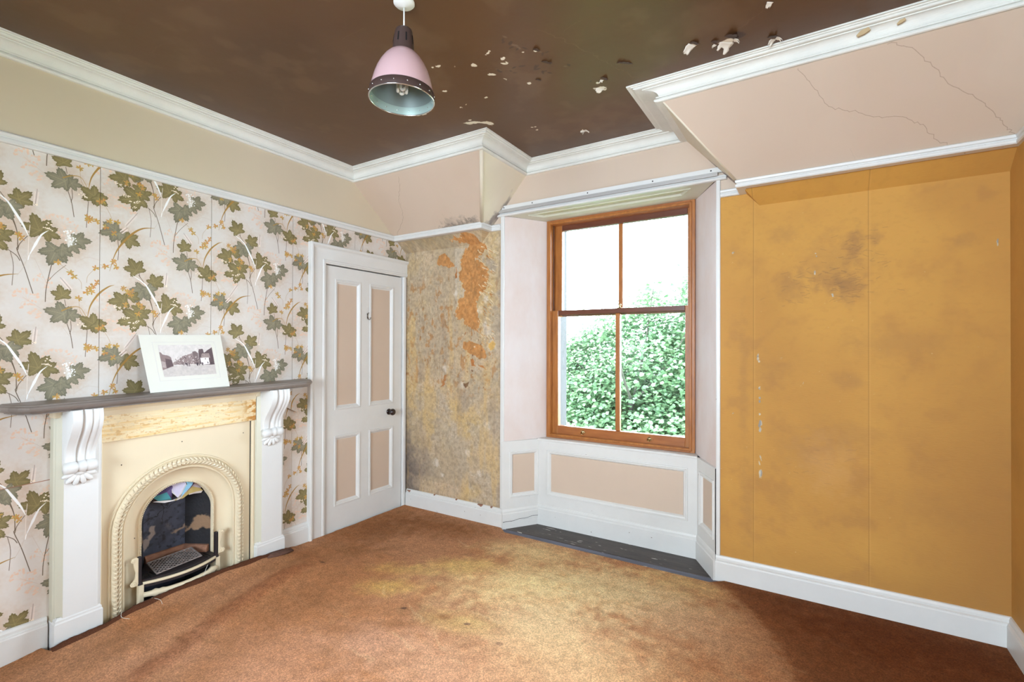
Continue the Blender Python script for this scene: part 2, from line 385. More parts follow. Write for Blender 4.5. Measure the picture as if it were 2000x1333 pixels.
def make_paper():
    P = Paper(0, 2*SW, 1.47, 1.47+RP, 1150, (215, 207, 199))
    OL, OD, GR, GD = (136, 122, 78), (102, 89, 56), (138, 131, 108), (108, 101, 80)
    HALO = (196, 166, 140); R = random.Random(3)
    leaves = [(.054, 2.031, .060, 3.5, GR, GD), (.090, 2.018, .036, 5.6, GR, GD), (.130, 1.997, .050, -.45, OL, OD), (.155, 1.849, .056, 2.1, OL, OD),
      (.399, 2.008, .044, 1.8, OL, OD), (.394, 1.913, .060, 2.9, GR, GD), (.440, 1.905, .036, -.1, GR, GD), (.516, 1.870, .054, 2.6, OL, OD), (.545, 1.855, .042, -.7, OL, OD),
      (.252, 1.784, .050, .8, OL, OD), (.185, 1.722, .062, -2.0, GR, GD), (.220, 1.735, .044, -.9, GR, GD),
      (.091, 1.664, .056, 3.3, OL, OD), (.145, 1.690, .036, .9, OL, OD), (.150, 1.571, .075, 3.5, OL, OD), (.190, 1.605, .044, .4, OL, OD), (.172, 1.63, .038, 1.6, OL, OD),
      (.312, 1.660, .064, 1.9, OL, OD), (.350, 1.640, .045, -.4, OL, OD), (.372, 1.548, .064, -1.9, GR, GD), (.405, 1.565, .040, -.6, GR, GD), (.465, 1.625, .048, .1, GR, GD), (.440, 1.59, .038, -.9, GR, GD)]
    for a, b, r, an, c, d in leaves: P.halo(a, b, r*1.85, HALO, .36)
    for a, b, r, al in [(.17, 1.60, .18, .22), (.40, 1.60, .15, .2), (.43, 1.93, .13, .18), (.10, 2.0, .12, .16), (.2, 1.75, .12, .2)]: P.halo(a, b, r, (198, 170, 146), al)
    # ghost umbels in pink
    PK = (226, 190, 164)
    for a, b, r, n in [(.261, 1.977, .055, 11), (.391, 1.690, .065, 13), (.066, 1.53, .05, 9), (.026, 1.655, .05, 9), (.304, 1.905, .022, 4), (.13, 1.5, .03, 5), (.33, 2.06, .04, 5)]:
        al = .75 if r < .06 else .55
        for i in range(n):
            t = .3+i*5.0/n; q = r*(.6+.5*R.random()); ex, ey = a-math.cos(t)*q*.9, b+math.sin(t)*q*.75
            P.line([(a+.02, b-.015), ((a+ex)/2, (b+ey)/2), (ex, ey)], .0006, PK, .6)
            for k in range(5): P.dot(ex+R.uniform(-.009, .009), ey+R.uniform(-.007, .007), R.uniform(.003, .0055), PK, al)
    # stems
    ST = (96, 78, 58)
    for p, w in [([(.222, 1.697), (.239, 1.626), (.242, 1.559), (.24, 1.540), (.265, 1.461), (.295, 1.343)], .0014), ([(.274, 1.611), (.249, 1.571), (.242, 1.541)], .0012),
      ([(.192, 1.55), (.235, 1.517), (.25, 1.492)], .0013), ([(.366, 1.519), (.351, 1.434), (.341, 1.362), (.339, 1.307)], .0014), ([(.346, 1.404), (.377, 1.451), (.414, 1.494)], .0008),
      ([(.075, 2.003), (.08, 1.935), (.077, 1.881)], .0011), ([(.416, 1.875), (.433, 1.812), (.443, 1.741)], .0013), ([(.434, 1.875), (.436, 1.84), (.431, 1.812)], .0011), ([(.499, 1.831), (.492, 1.698)], .0011),
      ([(.218, 1.529), (.228, 1.465), (.224, 1.374)], .0009), ([(.171, 1.813), (.2, 1.767), (.229, 1.692)], .0012), ([(.172, 1.83), (.178, 1.80)], .001), ([(.215, 1.70), (.23, 1.66), (.239, 1.626)], .001),
      ([(.355, 1.585), (.345, 1.61)], .001), ([(.41, 1.98), (.415, 1.95)], .001), ([(.105, 1.655), (.14, 1.63)], .001)]: P.line(p, w, ST)
    for p in [[(.464, 1.99), (.47, 1.93), (.485, 1.90)], [(.43, 2.117), (.47, 2.08), (.475, 2.04)], [(.531, 2.154), (.50, 2.11), (.495, 2.075)], [(.02, 2.16), (.04, 2.12), (.05, 2.09)], [(.382, 2.163), (.42, 2.13), (.44, 2.11)], [(.0, 1.845), (.03, 1.845), (.06, 1.86)], [(.53, 2.154), (.57, 2.16)]]: P.line(p, .0007, (176, 140, 96), .8)
    for p in [[(.452, 2.173), (.496, 2.204), (.548, 2.197)], [(.30, 1.51), (.33, 1.43), (.345, 1.39)], [(.28, 1.52), (.26, 1.46), (.24, 1.42)], [(.26, 1.98), (.30, 1.95), (.34, 1.915)], [(.07, 1.87), (.05, 1.85)], [(.03, 2.02), (.05, 1.94)], [(.40, 1.85), (.43, 1.80)]]: P.line(p, .0006, (196, 176, 160), .8)
    # leaves over stems
    for a, b, r, an, c, d in leaves: P.leaf(a, b, r, an, c, d)
    # grass blades
    GO = (164, 124, 58)
    P.line([(.042, 1.818), (.063, 1.905), (.093, 1.969), (.142, 2.035), (.188, 2.072), (.245, 2.087)], [.0006, .002, .0045, .0050, .0035, .0004], GO)
    P.line([(.499, 1.898), (.512, 1.961), (.544, 2.021), (.584, 2.062), (.61, 2.075)], [.0008, .003, .0045, .003, .0004], GO)
    P.line([(.40, 1.925), (.435, 1.945), (.47, 1.945), (.495, 1.90)], [.003, .0025, .001, .0008], (170, 134, 70))
    WH = (244, 242, 240)
    P.line([(.144, 1.807), (.2, 1.767), (.234, 1.71), (.262, 1.655), (.278, 1.612)], [.0008, .003, .0052, .004, .0006], WH)
    P.line([(.281, 1.521), (.303, 1.579), (.323, 1.626), (.349, 1.654)], [.0006, .0052, .0035, .0006], WH)
    P.line([(.283, 1.665), (.279, 1.60), (.277, 1.50)], .0011, (232, 218, 206)); P.line([(.277, 1.50), (.281, 1.521)], .0016, WH)
    for x1, y1, x2, y2 in [(.113, 1.972+.1, .164, 2.152), (.300, 1.762, .307, 1.842), (.434, 2.032, .393, 2.089), (.09, 2.03, .118, 2.06)]:   # wheat ears
        L = math.hypot(x2-x1, y2-y1); ux, uy = (x2-x1)/L, (y2-y1)/L
        P.line([(x1, y1), (x2, y2)], .0008, (150, 120, 110))
        for k in range(9):
            t = k/9*.85; cx, cy = x1+(x2-x1)*t, y1+(y2-y1)*t
            for sg in (1, -1): P.dot(cx+sg*-uy*.006+ux*.003, cy+sg*ux*.006+uy*.003,   .005, (232, 214, 204), .95, .45, math.atan2(uy, ux)+sg*.5)
            for sg in (1, -1): P.line([(cx, cy), (cx+ux*.03+sg*-uy*.017, cy+uy*.03+sg*ux*.017)], .0003, (224, 206, 194), .6)
    # ochre flowers
    for a, b in [(.059, 1.87), (.068, 1.843), (.025, 1.839), (.244, 1.612), (.187, 1.638), (.431, 2.117), (.445, 2.10), (.531, 2.154), (.464, 1.992), (.505, 2.045), (.52, 2.06), (.537, 2.081), (.495, 2.025), (.515, 2.03), (.382, 2.163), (.497, 1.752), (.51, 1.745), (.534, 1.738), (.50, 1.735), (.122, 1.715), (.14, 1.722), (.104, 1.732), (.135, 1.70), (.113, 1.645), (.024, 2.046), (.04, 2.081), (.073, 2.083), (.06, 2.02), (.175, 1.652), (.17, 1.60), (.255, 1.60), (.545, 1.845), (.56, 1.85)]:
        for k in range(6):
            t = k*PI/3+R.random(); c = (190+R.randint(-14, 14), 144+R.randint(-12, 10), 74+R.randint(-12, 10)); P.dot(a+math.cos(t)*.0085, b+math.sin(t)*.0085, .0085, c, .95, .42, t)
    # berries
    for a, b in [(.065, 1.633), (.083, 1.629), (.109, 1.574), (.129, 1.575), (.132, 1.546), (.155, 1.55), (.169, 1.556), (.15, 1.522), (.349, 1.686), (.341, 1.668), (.357, 1.66), (.471, 1.861), (.488, 1.851), (.30, 1.77)]:
        for k in range(5): P.dot(a+R.uniform(-.011, .011), b+R.uniform(-.007, .007), R.uniform(.0026, .0038), (240, 222, 200))
    for k in range(34):
        t = R.random(); a = .428+R.gauss(0, .011)+(.012 if t < .5 else -.003); b = 1.600+t*.07
        P.line([(.422, 1.585), (a, b)], .0006, (222, 216, 206), .8); P.dot(a, b, R.uniform(.003, .0045), (240, 236, 232))
    # colour wash and edge of each strip
    n = P.noise(.12, 4, 3); P.im *= (1+(n[..., None]-.5)*np.array([.03, .04, .05]))
    return P
PP = make_paper()
M['paper'] = mat('floral_wallpaper', (226, 214, 204), .7, img=PP.image('floral_wallpaper_print'), bump=.06, bscale=8, var=.10, vscale=1.1)
paper_uv = lambda co: ((co.y-1.0)/(2*SW), (co.z-1.47)/RP)

# ------------------------------------------------------------------ stripped plaster left of the window
def make_stripped():
    C = Canvas(0, 1.06, .10, 2.46, 560, (180, 163, 140)); h, w = C.h, C.w
    n1 = C.noise(.30, 11); n2 = C.noise(.12, 12); n3 = C.noise(.035, 13, 4, 1, 1.8); n4 = C.noise(.014, 14, 3, 1, 1.5); n5 = C.noise(.5, 15)
    A = (np.arange(w)/C.ppm+C.a0)[None, :]+0*n1; B = (np.arange(h)/C.ppm+C.b0)[:, None]+0*n1
    C.mix(sm(.42, .66, n1), (192, 166, 116), .75); C.mix(sm(.45, .65, n2), (172, 162, 150), .65); C.mix(sm(.50, .70, n5), (190, 170, 148), .6)
    C.mix(sm(.48, .74, n3)*sm(1.0, 1.5, B), (200, 184, 154), .5); C.mix(sm(.60, .76, n4), (146, 126, 102), .45)
    C.mix(sm(.58, .74, np.roll(n4, 60, 1)), (206, 198, 184), .35); C.mix(sm(.40, .70, np.roll(n5, 90, 0)), (164, 150, 130), .55)
    C.mix(sm(.60, .70, np.roll(n3, 200, 1))*sm(.9, 1.2, B)*(1-sm(1.9, 2.1, B)), (164, 116, 68), .65)
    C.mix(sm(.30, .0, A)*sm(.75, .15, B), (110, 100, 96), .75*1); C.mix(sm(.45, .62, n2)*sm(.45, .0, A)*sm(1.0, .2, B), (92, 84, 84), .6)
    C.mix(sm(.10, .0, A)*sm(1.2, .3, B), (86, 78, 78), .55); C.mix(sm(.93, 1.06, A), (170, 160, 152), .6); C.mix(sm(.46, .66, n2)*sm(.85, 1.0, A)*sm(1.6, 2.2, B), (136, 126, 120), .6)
    C.mix(sm(2.22, 2.34, B)*sm(.4, .62, n2), (158, 146, 122), .8)
    C.mix(np.exp(-((A-.57)/.006)**2)*(B < 2.2), (158, 146, 132), .35)
    C.poly([(.565, 2.26), (.67, 2.25), (.70, 2.27), (.63, 2.2), (.645, 1.993), (.70, 1.88), (.62, 1.81), (.58, 1.72), (.57, 1.86), (.575, 2.0)], (184, 174, 160), .9, .004, .012)
    OR = (184, 134, 82)
    big = [(.538,2.324),(.656,2.331),(.745,2.366),(.82,2.332),(.833,2.29),(.906,2.232),(.858,2.188),(.784,2.155),(.895,2.084),(.907,2.014),(.895,1.955),(.908,1.915),(.835,1.859),(.798,1.801),(.798,1.7),(.823,1.659),(.824,1.579),(.786,1.57),(.685,1.602),(.646,1.664),(.581,1.677),(.581,1.749),(.607,1.81),(.684,1.883),(.645,1.952),(.619,2.005),(.631,2.107),(.644,2.188),(.695,2.245),(.733,2.281)]
    C.poly(big, (206, 190, 158), .9, .006, .02); C.poly(big, OR, 1, .0025, .03)
    for p in ([(.369,2.162),(.39,2.213),(.458,2.228),(.499,2.182),(.566,2.113),(.513,2.097),(.431,2.125),(.376,2.135)], [(.66,1.474),(.737,1.474),(.837,1.449),(.886,1.389),(.898,1.34),(.837,1.329),(.737,1.368),(.661,1.418)],
      [(.731,1.317),(.763,1.328),(.788,1.268),(.75,1.277)], [(.813,1.288),(.862,1.279),(.904,1.241),(.837,1.259)], [(.457,1.187),(.491,1.193),(.464,1.113),(.416,1.08)], [(.579,2.102),(.599,2.007),(.573,2.009)]):
        C.poly(p, OR if len(p) > 4 else (170, 112, 62), 1, .003, .014)
    C.poly([(.649,1.121),(.726,1.134),(.688,1.087)], (112, 84, 62), 1, .003, .014)
    orm = (np.abs(C.im-np.array(OR)/255).sum(2) < .06); C.mix(orm*sm(.4, .7, n4), (166, 112, 60), .5); C.mix(orm*sm(.45, .7, n2), (200, 148, 92), .5); C.mix(orm*sm(.55, .7, np.roll(n3, 80, 0)), (150, 112, 72), .5)
    R = random.Random(8)
    for k in range(110):                                # torn edge nicks on the right of the bare patch
        a, b = R.uniform(.80, .96), R.uniform(1.45, 2.25); L = R.uniform(.02, .07); t = R.uniform(.3, 1.1)
        C.stroke([(a, b), (a+L*math.cos(t), b-L*math.sin(t)*.8)], [R.uniform(.002, .006), .0005], R.choice([(210, 196, 166), (172, 116, 62), (204, 194, 174)]), .9, wob=.006)
    for k in range(150):                               # scraper marks
        a, b = R.uniform(.12, .60), R.uniform(1.05, 2.1); L = R.uniform(.015, .07)
        C.stroke([(a, b), (a+L*.25*R.uniform(-.6, 1), b-L)], [.0008, R.uniform(.0015, .004)], R.choice([(206, 188, 148), (156, 118, 74), (214, 204, 184), (140, 110, 78)]), .6, wob=.008)
    for k in range(60):
        a, b = R.uniform(.6, .95), R.uniform(1.05, 1.6); C.blob(a, b, R.uniform(.003, .012), R.uniform(.002, .007), R.choice([(150, 100, 62), (122, 84, 60), (206, 192, 168)]), .8, .4, R.random()*3, .8)
    for a, b, r in [(.58,1.873,.026),(.891,1.573,.055),(.477,1.245,.035),(.835,1.729,.03),(.884,1.817,.03),(.708,.554,.03),(.373,.43,.03),(.438,.33,.02),(.829,.404,.024),(.905,.78,.035),(.633,1.102,.03)]:
        C.blob(a, b, r*1.1, r*1.2, (206, 202, 198), .75, .7, 0, .6)
    C.blob(.946, 1.434, .05, .06, (196, 188, 176), .8, .4, 0, .3); C.blob(.946, 1.434, .036, .045, (206, 166, 92), .9, .3, 0, .4)
    w2 = C.noise(.02, 16, 4); w3 = C.noise(.25, 17, 4, .35, 1.6)
    C.mix(sm(.50, .70, w3)*(~orm), (200, 168, 112), .42); C.mix(sm(.56, .74, np.roll(w3, 200, 1))*(~orm), (150, 134, 118), .45)
    C.im *= (1+(w2[..., None]-.5)*.34); C.mix(sm(.66, .76, w2)*(~orm), (128, 112, 96), .35)
    C.im = C.im*np.array([1.02, .985, .93], np.float32)
    return C
CS = make_stripped()
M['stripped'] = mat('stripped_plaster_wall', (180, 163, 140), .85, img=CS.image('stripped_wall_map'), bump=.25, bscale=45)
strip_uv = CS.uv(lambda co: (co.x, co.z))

# ------------------------------------------------------------------ ochre wallpaper right of the window
def make_ochre():
    C = Canvas(2.6, 3.96, .12, 2.42, 420, (206, 154, 74)); R = random.Random(4)
    n1 = C.noise(.5, 21); n2 = C.noise(.12, 22); n3 = C.noise(.02, 23, 3, 1.3, .8); h, w = C.h, C.w
    A = (np.arange(w)/C.ppm+C.a0)[None, :]+0*n1; B = (np.arange(h)/C.ppm+C.b0)[:, None]+0*n1
    C.mix(sm(.36, .78, n1), (188, 136, 66), .7); C.mix(sm(.40, .80, n2), (192, 140, 70), .45); C.mix(sm(.5, .8, n3), (184, 134, 66), .2)
    for a, b, ra, rb, al in [(3.33,1.98,.05,.13,.75),(3.30,1.76,.08,.09,.7),(3.20,1.80,.09,.07,.5),(3.03,1.78,.10,.10,.55),(2.99,2.08,.09,.06,.4),(3.25,1.9,.2,.2,.35),(3.5,1.45,.25,.09,.35),(3.1,.85,.16,.16,.35),(3.3,.95,.2,.1,.3),(3.76,1.96,.08,.04,.45),(2.78,1.2,.03,.5,.4),(3.42,2.02,.03,.05,.5),(3.7,.6,.25,.1,.3),(2.95,1.3,.12,.1,.3),(2.8,.5,.05,.3,.35),(3.3,1.25,.1,.05,.45)]:
        g = sm(.35, .62, n2)
        C.blob(a, b, ra, rb, (146, 106, 68), al*.62, .98, 0, .55)
    for k in range(160):
        a, b = R.choice([(3.33, 1.96), (3.30, 1.76), (3.04, 1.78), (3.2, 1.82), (3.15, .8)]); a += R.gauss(0, .06); b += R.gauss(0, .06)
        C.stroke([(a, b), (a+R.uniform(.01, .04), b+R.uniform(-.012, .012))], .0012, (122, 92, 66), .45, wob=.006)
    C.blob(3.2, .78, .16, .2, (206, 156, 96), .5, .9, .5, .5)
    WHT = (206, 200, 190)
    for a, b, ra, rb in [(2.722,1.997,.012,.016),(3.150,1.948,.007,.014),(3.144,1.836,.005,.020),(3.228,1.718,.005,.010),(2.979,1.364,.008,.007),(2.86,1.362,.010,.030),(2.866,1.188,.006,.010),(2.868,1.12,.008,.016),(2.868,1.032,.006,.010),(2.869,.964,.009,.04),(2.869,.713,.013,.075),(3.89,1.93,.004,.03),(3.088,1.222,.003,.012),(2.72,1.03,.01,.008)]:
        
        for k in range(5): C.blob(a+R.uniform(-.5, .5)*ra, b+R.uniform(-.8, .8)*rb, ra*R.uniform(.3, .7), rb*R.uniform(.2, .45), R.choice([WHT, (186, 182, 178), (150, 148, 150)]), .9, .3, R.uniform(-.3, .3), 1.2)
    for k in range(40): C.blob(R.uniform(2.66, 3.9), R.uniform(.2, 2.2), .002, .002, (222, 200, 160), .7, .3)
    for a in (2.833, 3.387): C.mix(np.exp(-((A-a)/.0022)**2), (150, 106, 48), .55); C.mix(np.exp(-((A-a-.005)/.003)**2), (214, 166, 92), .4)
    C.mix(sm(.30, .14, B), (176, 128, 62), .35); C.mix(sm(3.3, 3.95, A)*sm(2.0, .6, B), (166, 116, 56), .7)  # lower right darkened: the fall-off of light painted into the paper
    C.mix(sm(.55, .8, n2)*sm(.3, .7, n1), (160, 114, 64), .3); C.im = C.im*np.array([.965, .95, .90], np.float32)
    return C
CO = make_ochre()
M['ochre'] = mat('ochre_wallpaper', (206, 154, 74), .75, img=CO.image('ochre_wallpaper_map'), bump=.10, bscale=70, stretch=(.5, 1, 2))
ochre_uv = CO.uv(lambda co: (co.x, co.z))
M['ochre_plain'] = mat('ochre_wallpaper_side', (204, 152, 74), .75, var=.2, vscale=3, bump=.1, bscale=60)

# ------------------------------------------------------------------ sloping ceilings
def make_slopes():
    C = Canvas(0, WR, 2.60, 3.24, 700, (205, 184, 164)); n = C.noise(.4, 31); C.mix(sm(.4, .7, n), (200, 177, 156), .6)
    n2 = C.noise(.05, 32); R = random.Random(2)
    def crack(p, col=(150, 126, 108), w=.0008):
        q = []
        for i in range(len(p)-1):
            for t in np.linspace(0, 1, 7, endpoint=False): q.append((p[i][0]*(1-t)+p[i+1][0]*t+R.uniform(-.006, .006), p[i][1]*(1-t)+p[i+1][1]*t+R.uniform(-.005, .005)))
        C.stroke(q+[p[-1]], w, col, .9)
    crack([(3.074,2.632),(3.143,2.724),(3.206,2.813),(3.289,2.843),(3.402,2.891),(3.507,2.916),(3.573,2.96),(3.639,3.029),(3.681,3.058)])
    crack([(3.416,2.631),(3.497,2.663),(3.577,2.746),(3.648,2.819),(3.746,2.891),(3.829,2.968),(3.877,3.031),(3.913,3.062)])
    crack([(.47,2.66),(.40,2.74),(.321,2.802),(.251,2.931),(.054,3.056)]); crack([(.45, 2.70), (.35, 2.78), (.30, 2.86)], (170, 146, 126), .0005)
    crack([(3.30, 3.0), (3.32, 3.07)], (180, 156, 136), .0005)
    for a, b, ra, rb, al in [(.62, 3.07, .08, .03, .7), (.78, 3.06, .10, .035, .75), (.9, 3.06, .06, .04, .6), (.7, 3.03, .12, .05, .3)]: C.blob(a, b, ra, rb, (128, 116, 104), al, .8, 0, 1.0)
    return C
CL = make_slopes()
M['slope'] = mat('cream_sloping_ceiling', (212, 190, 168), .7, img=CL.image('sloping_ceiling_map'), bump=.06, bscale=18)
slope_uv = CL.uv(lambda co: (co.x, co.y))
def make_cheek():
    C = Canvas(2.6, 3.24, 2.24, 2.76, 380, (222, 211, 188)); n = C.noise(.06, 41); n2 = C.noise(.3, 42)
    C.mix(sm(.45, .7, n2), (216, 202, 180), .6)
    for a, b, ra, rb, al in [(3.2, 2.48, .03, .08, .8), (3.17, 2.43, .05, .06, .7), (3.14, 2.38, .06, .04, .6), (3.20, 2.56, .03, .06, .4)]: C.blob(a, b, ra, rb, (126, 116, 112), al, .8, .3, .9)
    return C
CC = make_cheek()
M['cheek'] = mat('cream_dormer_cheek', (210, 198, 172), .7, img=CC.image('dormer_cheek_map'), bump=.05, bscale=18)
cheek_uv = CC.uv(lambda co: (co.y, co.z))

# ------------------------------------------------------------------ brown painted ceiling
def make_ceiling():
    C = Canvas(0, WR, .2, 3.25, 420, (94, 64, 39)); R = random.Random(6)
    n1 = C.noise(.7, 51); n2 = C.noise(.2, 52); n3 = C.noise(.03, 53)
    C.mix(sm(.42, .7, n1), (82, 55, 32), .6); C.mix(sm(.55, .75, n2), (110, 82, 56), .5)
    for k in range(46):
        a, b = R.uniform(.2, 3.2), R.uniform(.5, 2.9); t = R.uniform(-.6, .9); L = R.uniform(.02, .22); c = R.choice([(122, 96, 70), (114, 88, 64)])
        C.stroke([(a, b), (a+L*.5*math.cos(t), b+L*.5*math.sin(t)), (a+L*math.cos(t+.2), b+L*math.sin(t+.2))], .0012, c, .35, wob=.01)
    for p in ([(1.45, .95), (1.38, 1.02), (1.30, 1.10), (1.36, 1.20), (1.45, 1.28)], [(2.99, 2.24), (2.95, 2.30), (2.85, 2.36)], [(2.1, 1.9), (2.2, 2.1), (2.35, 2.5)]): C.stroke(p, .0014, (128, 98, 70), .5, wob=.02)
    WHT = (226, 214, 194)
    for (a, b), (ra, rb) in zip([(1.5,1.868),(1.534,1.874),(1.6,1.921),(1.687,1.962),(1.809,1.916),(1.841,1.996),(1.826,2.03),(1.721,2.079),(1.403,2.077),(1.562,2.253),(1.369,2.267),(1.414,2.258),(1.184,2.206),(1.116,2.199),(1.598,2.714),(1.621,2.72),(1.609,2.762),(1.956,2.0),(2.012,2.024),(1.845,2.255),(2.151,2.507),(2.158,2.441),(1.861,2.94),(1.756,2.149)],
      [(.012,.014),(.02,.010),(.009,.009),(.022,.02),(.024,.014),(.022,.016),(.036,.012),(.034,.016),(.02,.012),(.018,.012),(.014,.012),(.012,.006),(.007,.009),(.05,.028),(.012,.008),(.012,.008),(.012,.008),(.008,.008),(.014,.016),(.012,.014),(.046,.03),(.012,.016),(.03,.028),(.004,.018)]):
        C.blob(a, b, ra*.62, rb*.62, WHT, 1, .10, R.uniform(-.5, .9), .9)
        for k in range(3): C.blob(a+R.uniform(-.7, .7)*ra, b+R.uniform(-.7, .7)*rb, ra*R.uniform(.15, .4), rb*R.uniform(.15, .35), WHT, 1, .1, R.random()*3, .9)
    C.poly([(1.25,2.43),(1.33,2.445),(1.375,2.48),(1.40,2.50),(1.425,2.535),(1.40,2.56),(1.375,2.525),(1.345,2.48),(1.275,2.47)], WHT, 1, .002, .016); C.blob(1.317, 2.425, .012, .008, WHT, 1, .2)
    for p in ([(2.765,2.415),(2.80,2.405),(2.83,2.425),(2.81,2.455),(2.775,2.45)], [(2.635,2.36),(2.665,2.355),(2.68,2.375),(2.65,2.39)], [(2.97,2.51),(2.99,2.515),(2.985,2.54)]): C.poly(p, WHT, 1, .002, .012)
    C.blob(2.85, 2.40, .03, .03, (58, 36, 30), .9, .5, 0, .6)  # dark dimple behind the large curl, its shadow painted in
    for a, b in [(1.929,1.868),(1.926,1.928),(1.957,1.979),(2.037,2.05),(1.869,2.09),(2.086,2.206),(1.966,2.205),(2.122,2.406),(1.95, 2.15), (1.78, 2.08), (1.82, 2.12)]:
        for k in range(3): C.blob(a+R.uniform(-.025, .025), b+R.uniform(-.02, .02), .016, .007, R.choice([(64, 44, 32), (120, 96, 74), (70, 50, 38)]), .7, .5, R.uniform(0, 3), .8)
    return C
CE = make_ceiling()
M['ceiling'] = mat('brown_ceiling_paint', (98, 70, 46), .34, spec=.35, img=CE.image('brown_ceiling_map'), bump=.10, bscale=9)
M['ceiling_plain'] = mat('brown_flake_underside', (70, 46, 36), .6)
ceil_uv = CE.uv(lambda co: (co.x, co.y))

# ------------------------------------------------------------------ rust carpet, faded and stained, corner and ridge shade painted in
def make_carpet():
    C = Canvas(-.05, 4.0, -2.25, 3.25, 250, (172,116,80)); R = random.Random(9)
    n1 = C.noise(.6, 61); n2 = C.noise(.16, 62); n3 = C.noise(.05, 63, 3, 2.5, .7)
    C.mix(sm(.45, .7, n1), (183,133,104), .6); C.mix(sm(.5, .72, n2), (158,110,78), .5)
    for a, b, ra, rb, rot, col, al in [(1.75,2.55,.75,.42,.5,(226,192,142),.95),(2.25,2.75,.55,.35,.2,(220,190,146),.9),(1.5,2.95,.45,.22,.3,(218,185,137),.85),(2.0,2.2,.45,.35,.3,(218,187,146),.75),(2.6,2.6,.4,.3,.2,(210,170,135),.7),(2.45,3.05,.35,.18,0,(210,174,122),.7),
      (1.0,2.05,.22,.12,.5,(203,162,96),.7),(.9,2.25,.25,.1,.4,(201,158,96),.65),(1.2,2.5,.3,.14,.5,(210,172,108),.7),(1.6,1.98,.25,.12,.3,(200,165,106),.6),(1.35,1.62,.4,.22,.3,(204,153,128),.75),(1.75,1.6,.35,.25,0,(206,155,128),.7),(2.3,1.9,.4,.3,0,(210,172,133),.6),(2.85,2.55,.35,.3,.3,(196,149,116),.5),(1.2,1.2,.5,.3,.3,(203,149,122),.6),(.6,.95,.25,.2,0,(188,135,108),.4)]:
        C.blob(a, b, ra, rb, col, al, .95, rot, .35)
    for a, b, ra, rb, rot, al in [(1.12,1.60,.16,.06,.5,.5),(1.35,1.80,.14,.05,.6,.45),(.25,2.65,.35,.35,0,.75),(.6,2.95,.5,.22,.1,.75),(.45,2.3,.15,.12,0,.4),(1.5,1.98,.06,.03,.4,.6),(3.5,3.0,.5,.25,0,.7),(3.3,2.7,.5,.4,.4,.5),(3.0,3.12,.35,.07,.0,.8),(3.6,2.3,.4,.6,0,.5),(.78,1.5,.14,.5,.2,.35),(.95,1.0,.1,.3,.3,.35)]:
        C.blob(a, b, ra, rb, (137,89,57), al, .9, rot, .4)  # stains, plus corner and ridge shade painted into the pile colour
    for k in range(90):
        a, b = R.uniform(.9, 3.2), R.uniform(1.4, 2.9); L = R.uniform(.04, .2); t = R.gauss(-.2, .35)
        C.stroke([(a, b), (a+L*math.cos(t), b+L*math.sin(t))], [.003, .012], R.choice([(190,146,110), (226,200,160), (182,135,96)]), .22, wob=.02)
    for a, b, r in [(.43, 2.03, .012), (1.87, 1.94, .014), (1.64, 1.99, .012), (1.26, 1.93, .012)]: C.blob(a, b, r*1.6, r, (100,71,59), .8, .5, .4, .5)
    C.mix(sm(.42, .70, n3), (148,108,81), .16)
    C.blob(3.55, 3.0, .62, .36, (112, 62, 32), .85, .9, 0, .4); C.blob(3.7, 2.5, .4, .5, (120, 68, 38), .6, .9, 0, .4)  # right corner darkened further, shade beside the window painted in
    for w_, al in ((.14, .25), (.08, .3), (.03, .3)): C.poly([(2.63, 3.17), (2.80, 2.98), (2.98, 2.72), (3.08, 2.45), (3.2, 2.1), (3.5, 1.8), (4.0, 1.6), (4.0, 3.24), (2.63, 3.24)], (96, 52, 27), al, w_, .05)  # soft-edged wedge of window shade painted into the carpet
    for w_, al in ((.10, .22), (.06, .25)): C.poly([(.74, .90), (.60, 1.30), (.48, 1.72), (.44, 1.95), (.38, 1.95), (.38, 1.72), (.50, 1.28), (.62, .90)], (122, 70, 46), al, w_*.5, .03)  # shading of the ridge painted as soft dark bands
    C.blob(2.3, 2.0, .7, .35, (222, 180, 136), .55, .95, .3, .4); C.blob(1.9, 1.7, .6, .3, (206, 152, 118), .5, .95, .2, .4); C.blob(1.0, 1.35, .5, .3, (196, 138, 108), .45, .95, .4, .4)
    n5 = np.random.default_rng(4).random((C.h, C.w)); C.im *= (1+(n5[..., None]-.5)*.30); C.im *= (1+(C.noise(.03, 66, 2)[..., None]-.5)*.14); C.im = C.im*np.array([1.08, 1.10, 1.08], np.float32)
    return C
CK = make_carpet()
M['carpet'] = mat('rust_cut_pile_carpet', (150, 94, 62), .95, img=CK.image('carpet_wear_shade_map'), bump=.6, bscale=260, var=.30, vscale=240, spec=.1)
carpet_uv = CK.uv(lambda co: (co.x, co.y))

# ================================================================== ROOM SHELL
def rects(bm, x, y0, y1, z0, z1, holes):
    ys = sorted({y0, y1}|{min(max(v, y0), y1) for h in holes for v in h[:2]}); zs = sorted({z0, z1}|{min(max(v, z0), z1) for h in holes for v in h[2:]})
    for i in range(len(ys)-1):
        for j in range(len(zs)-1):
            cy, cz = (ys[i]+ys[i+1])/2, (zs[j]+zs[j+1])/2
            if any(h[0] < cy < h[1] and h[2] < cz < h[3] for h in holes): continue
            quad(bm, (x, ys[i], zs[j]), (x, ys[i+1], zs[j]), (x, ys[i+1], zs[j+1]), (x, ys[i], zs[j+1]))
    bmesh.ops.remove_doubles(bm, verts=bm.verts[:], dist=1e-5)
HOLES = [(1.02, 1.755, -1, .80), (2.345, 3.18, -1, 2.06)]
RAIL = 2.372
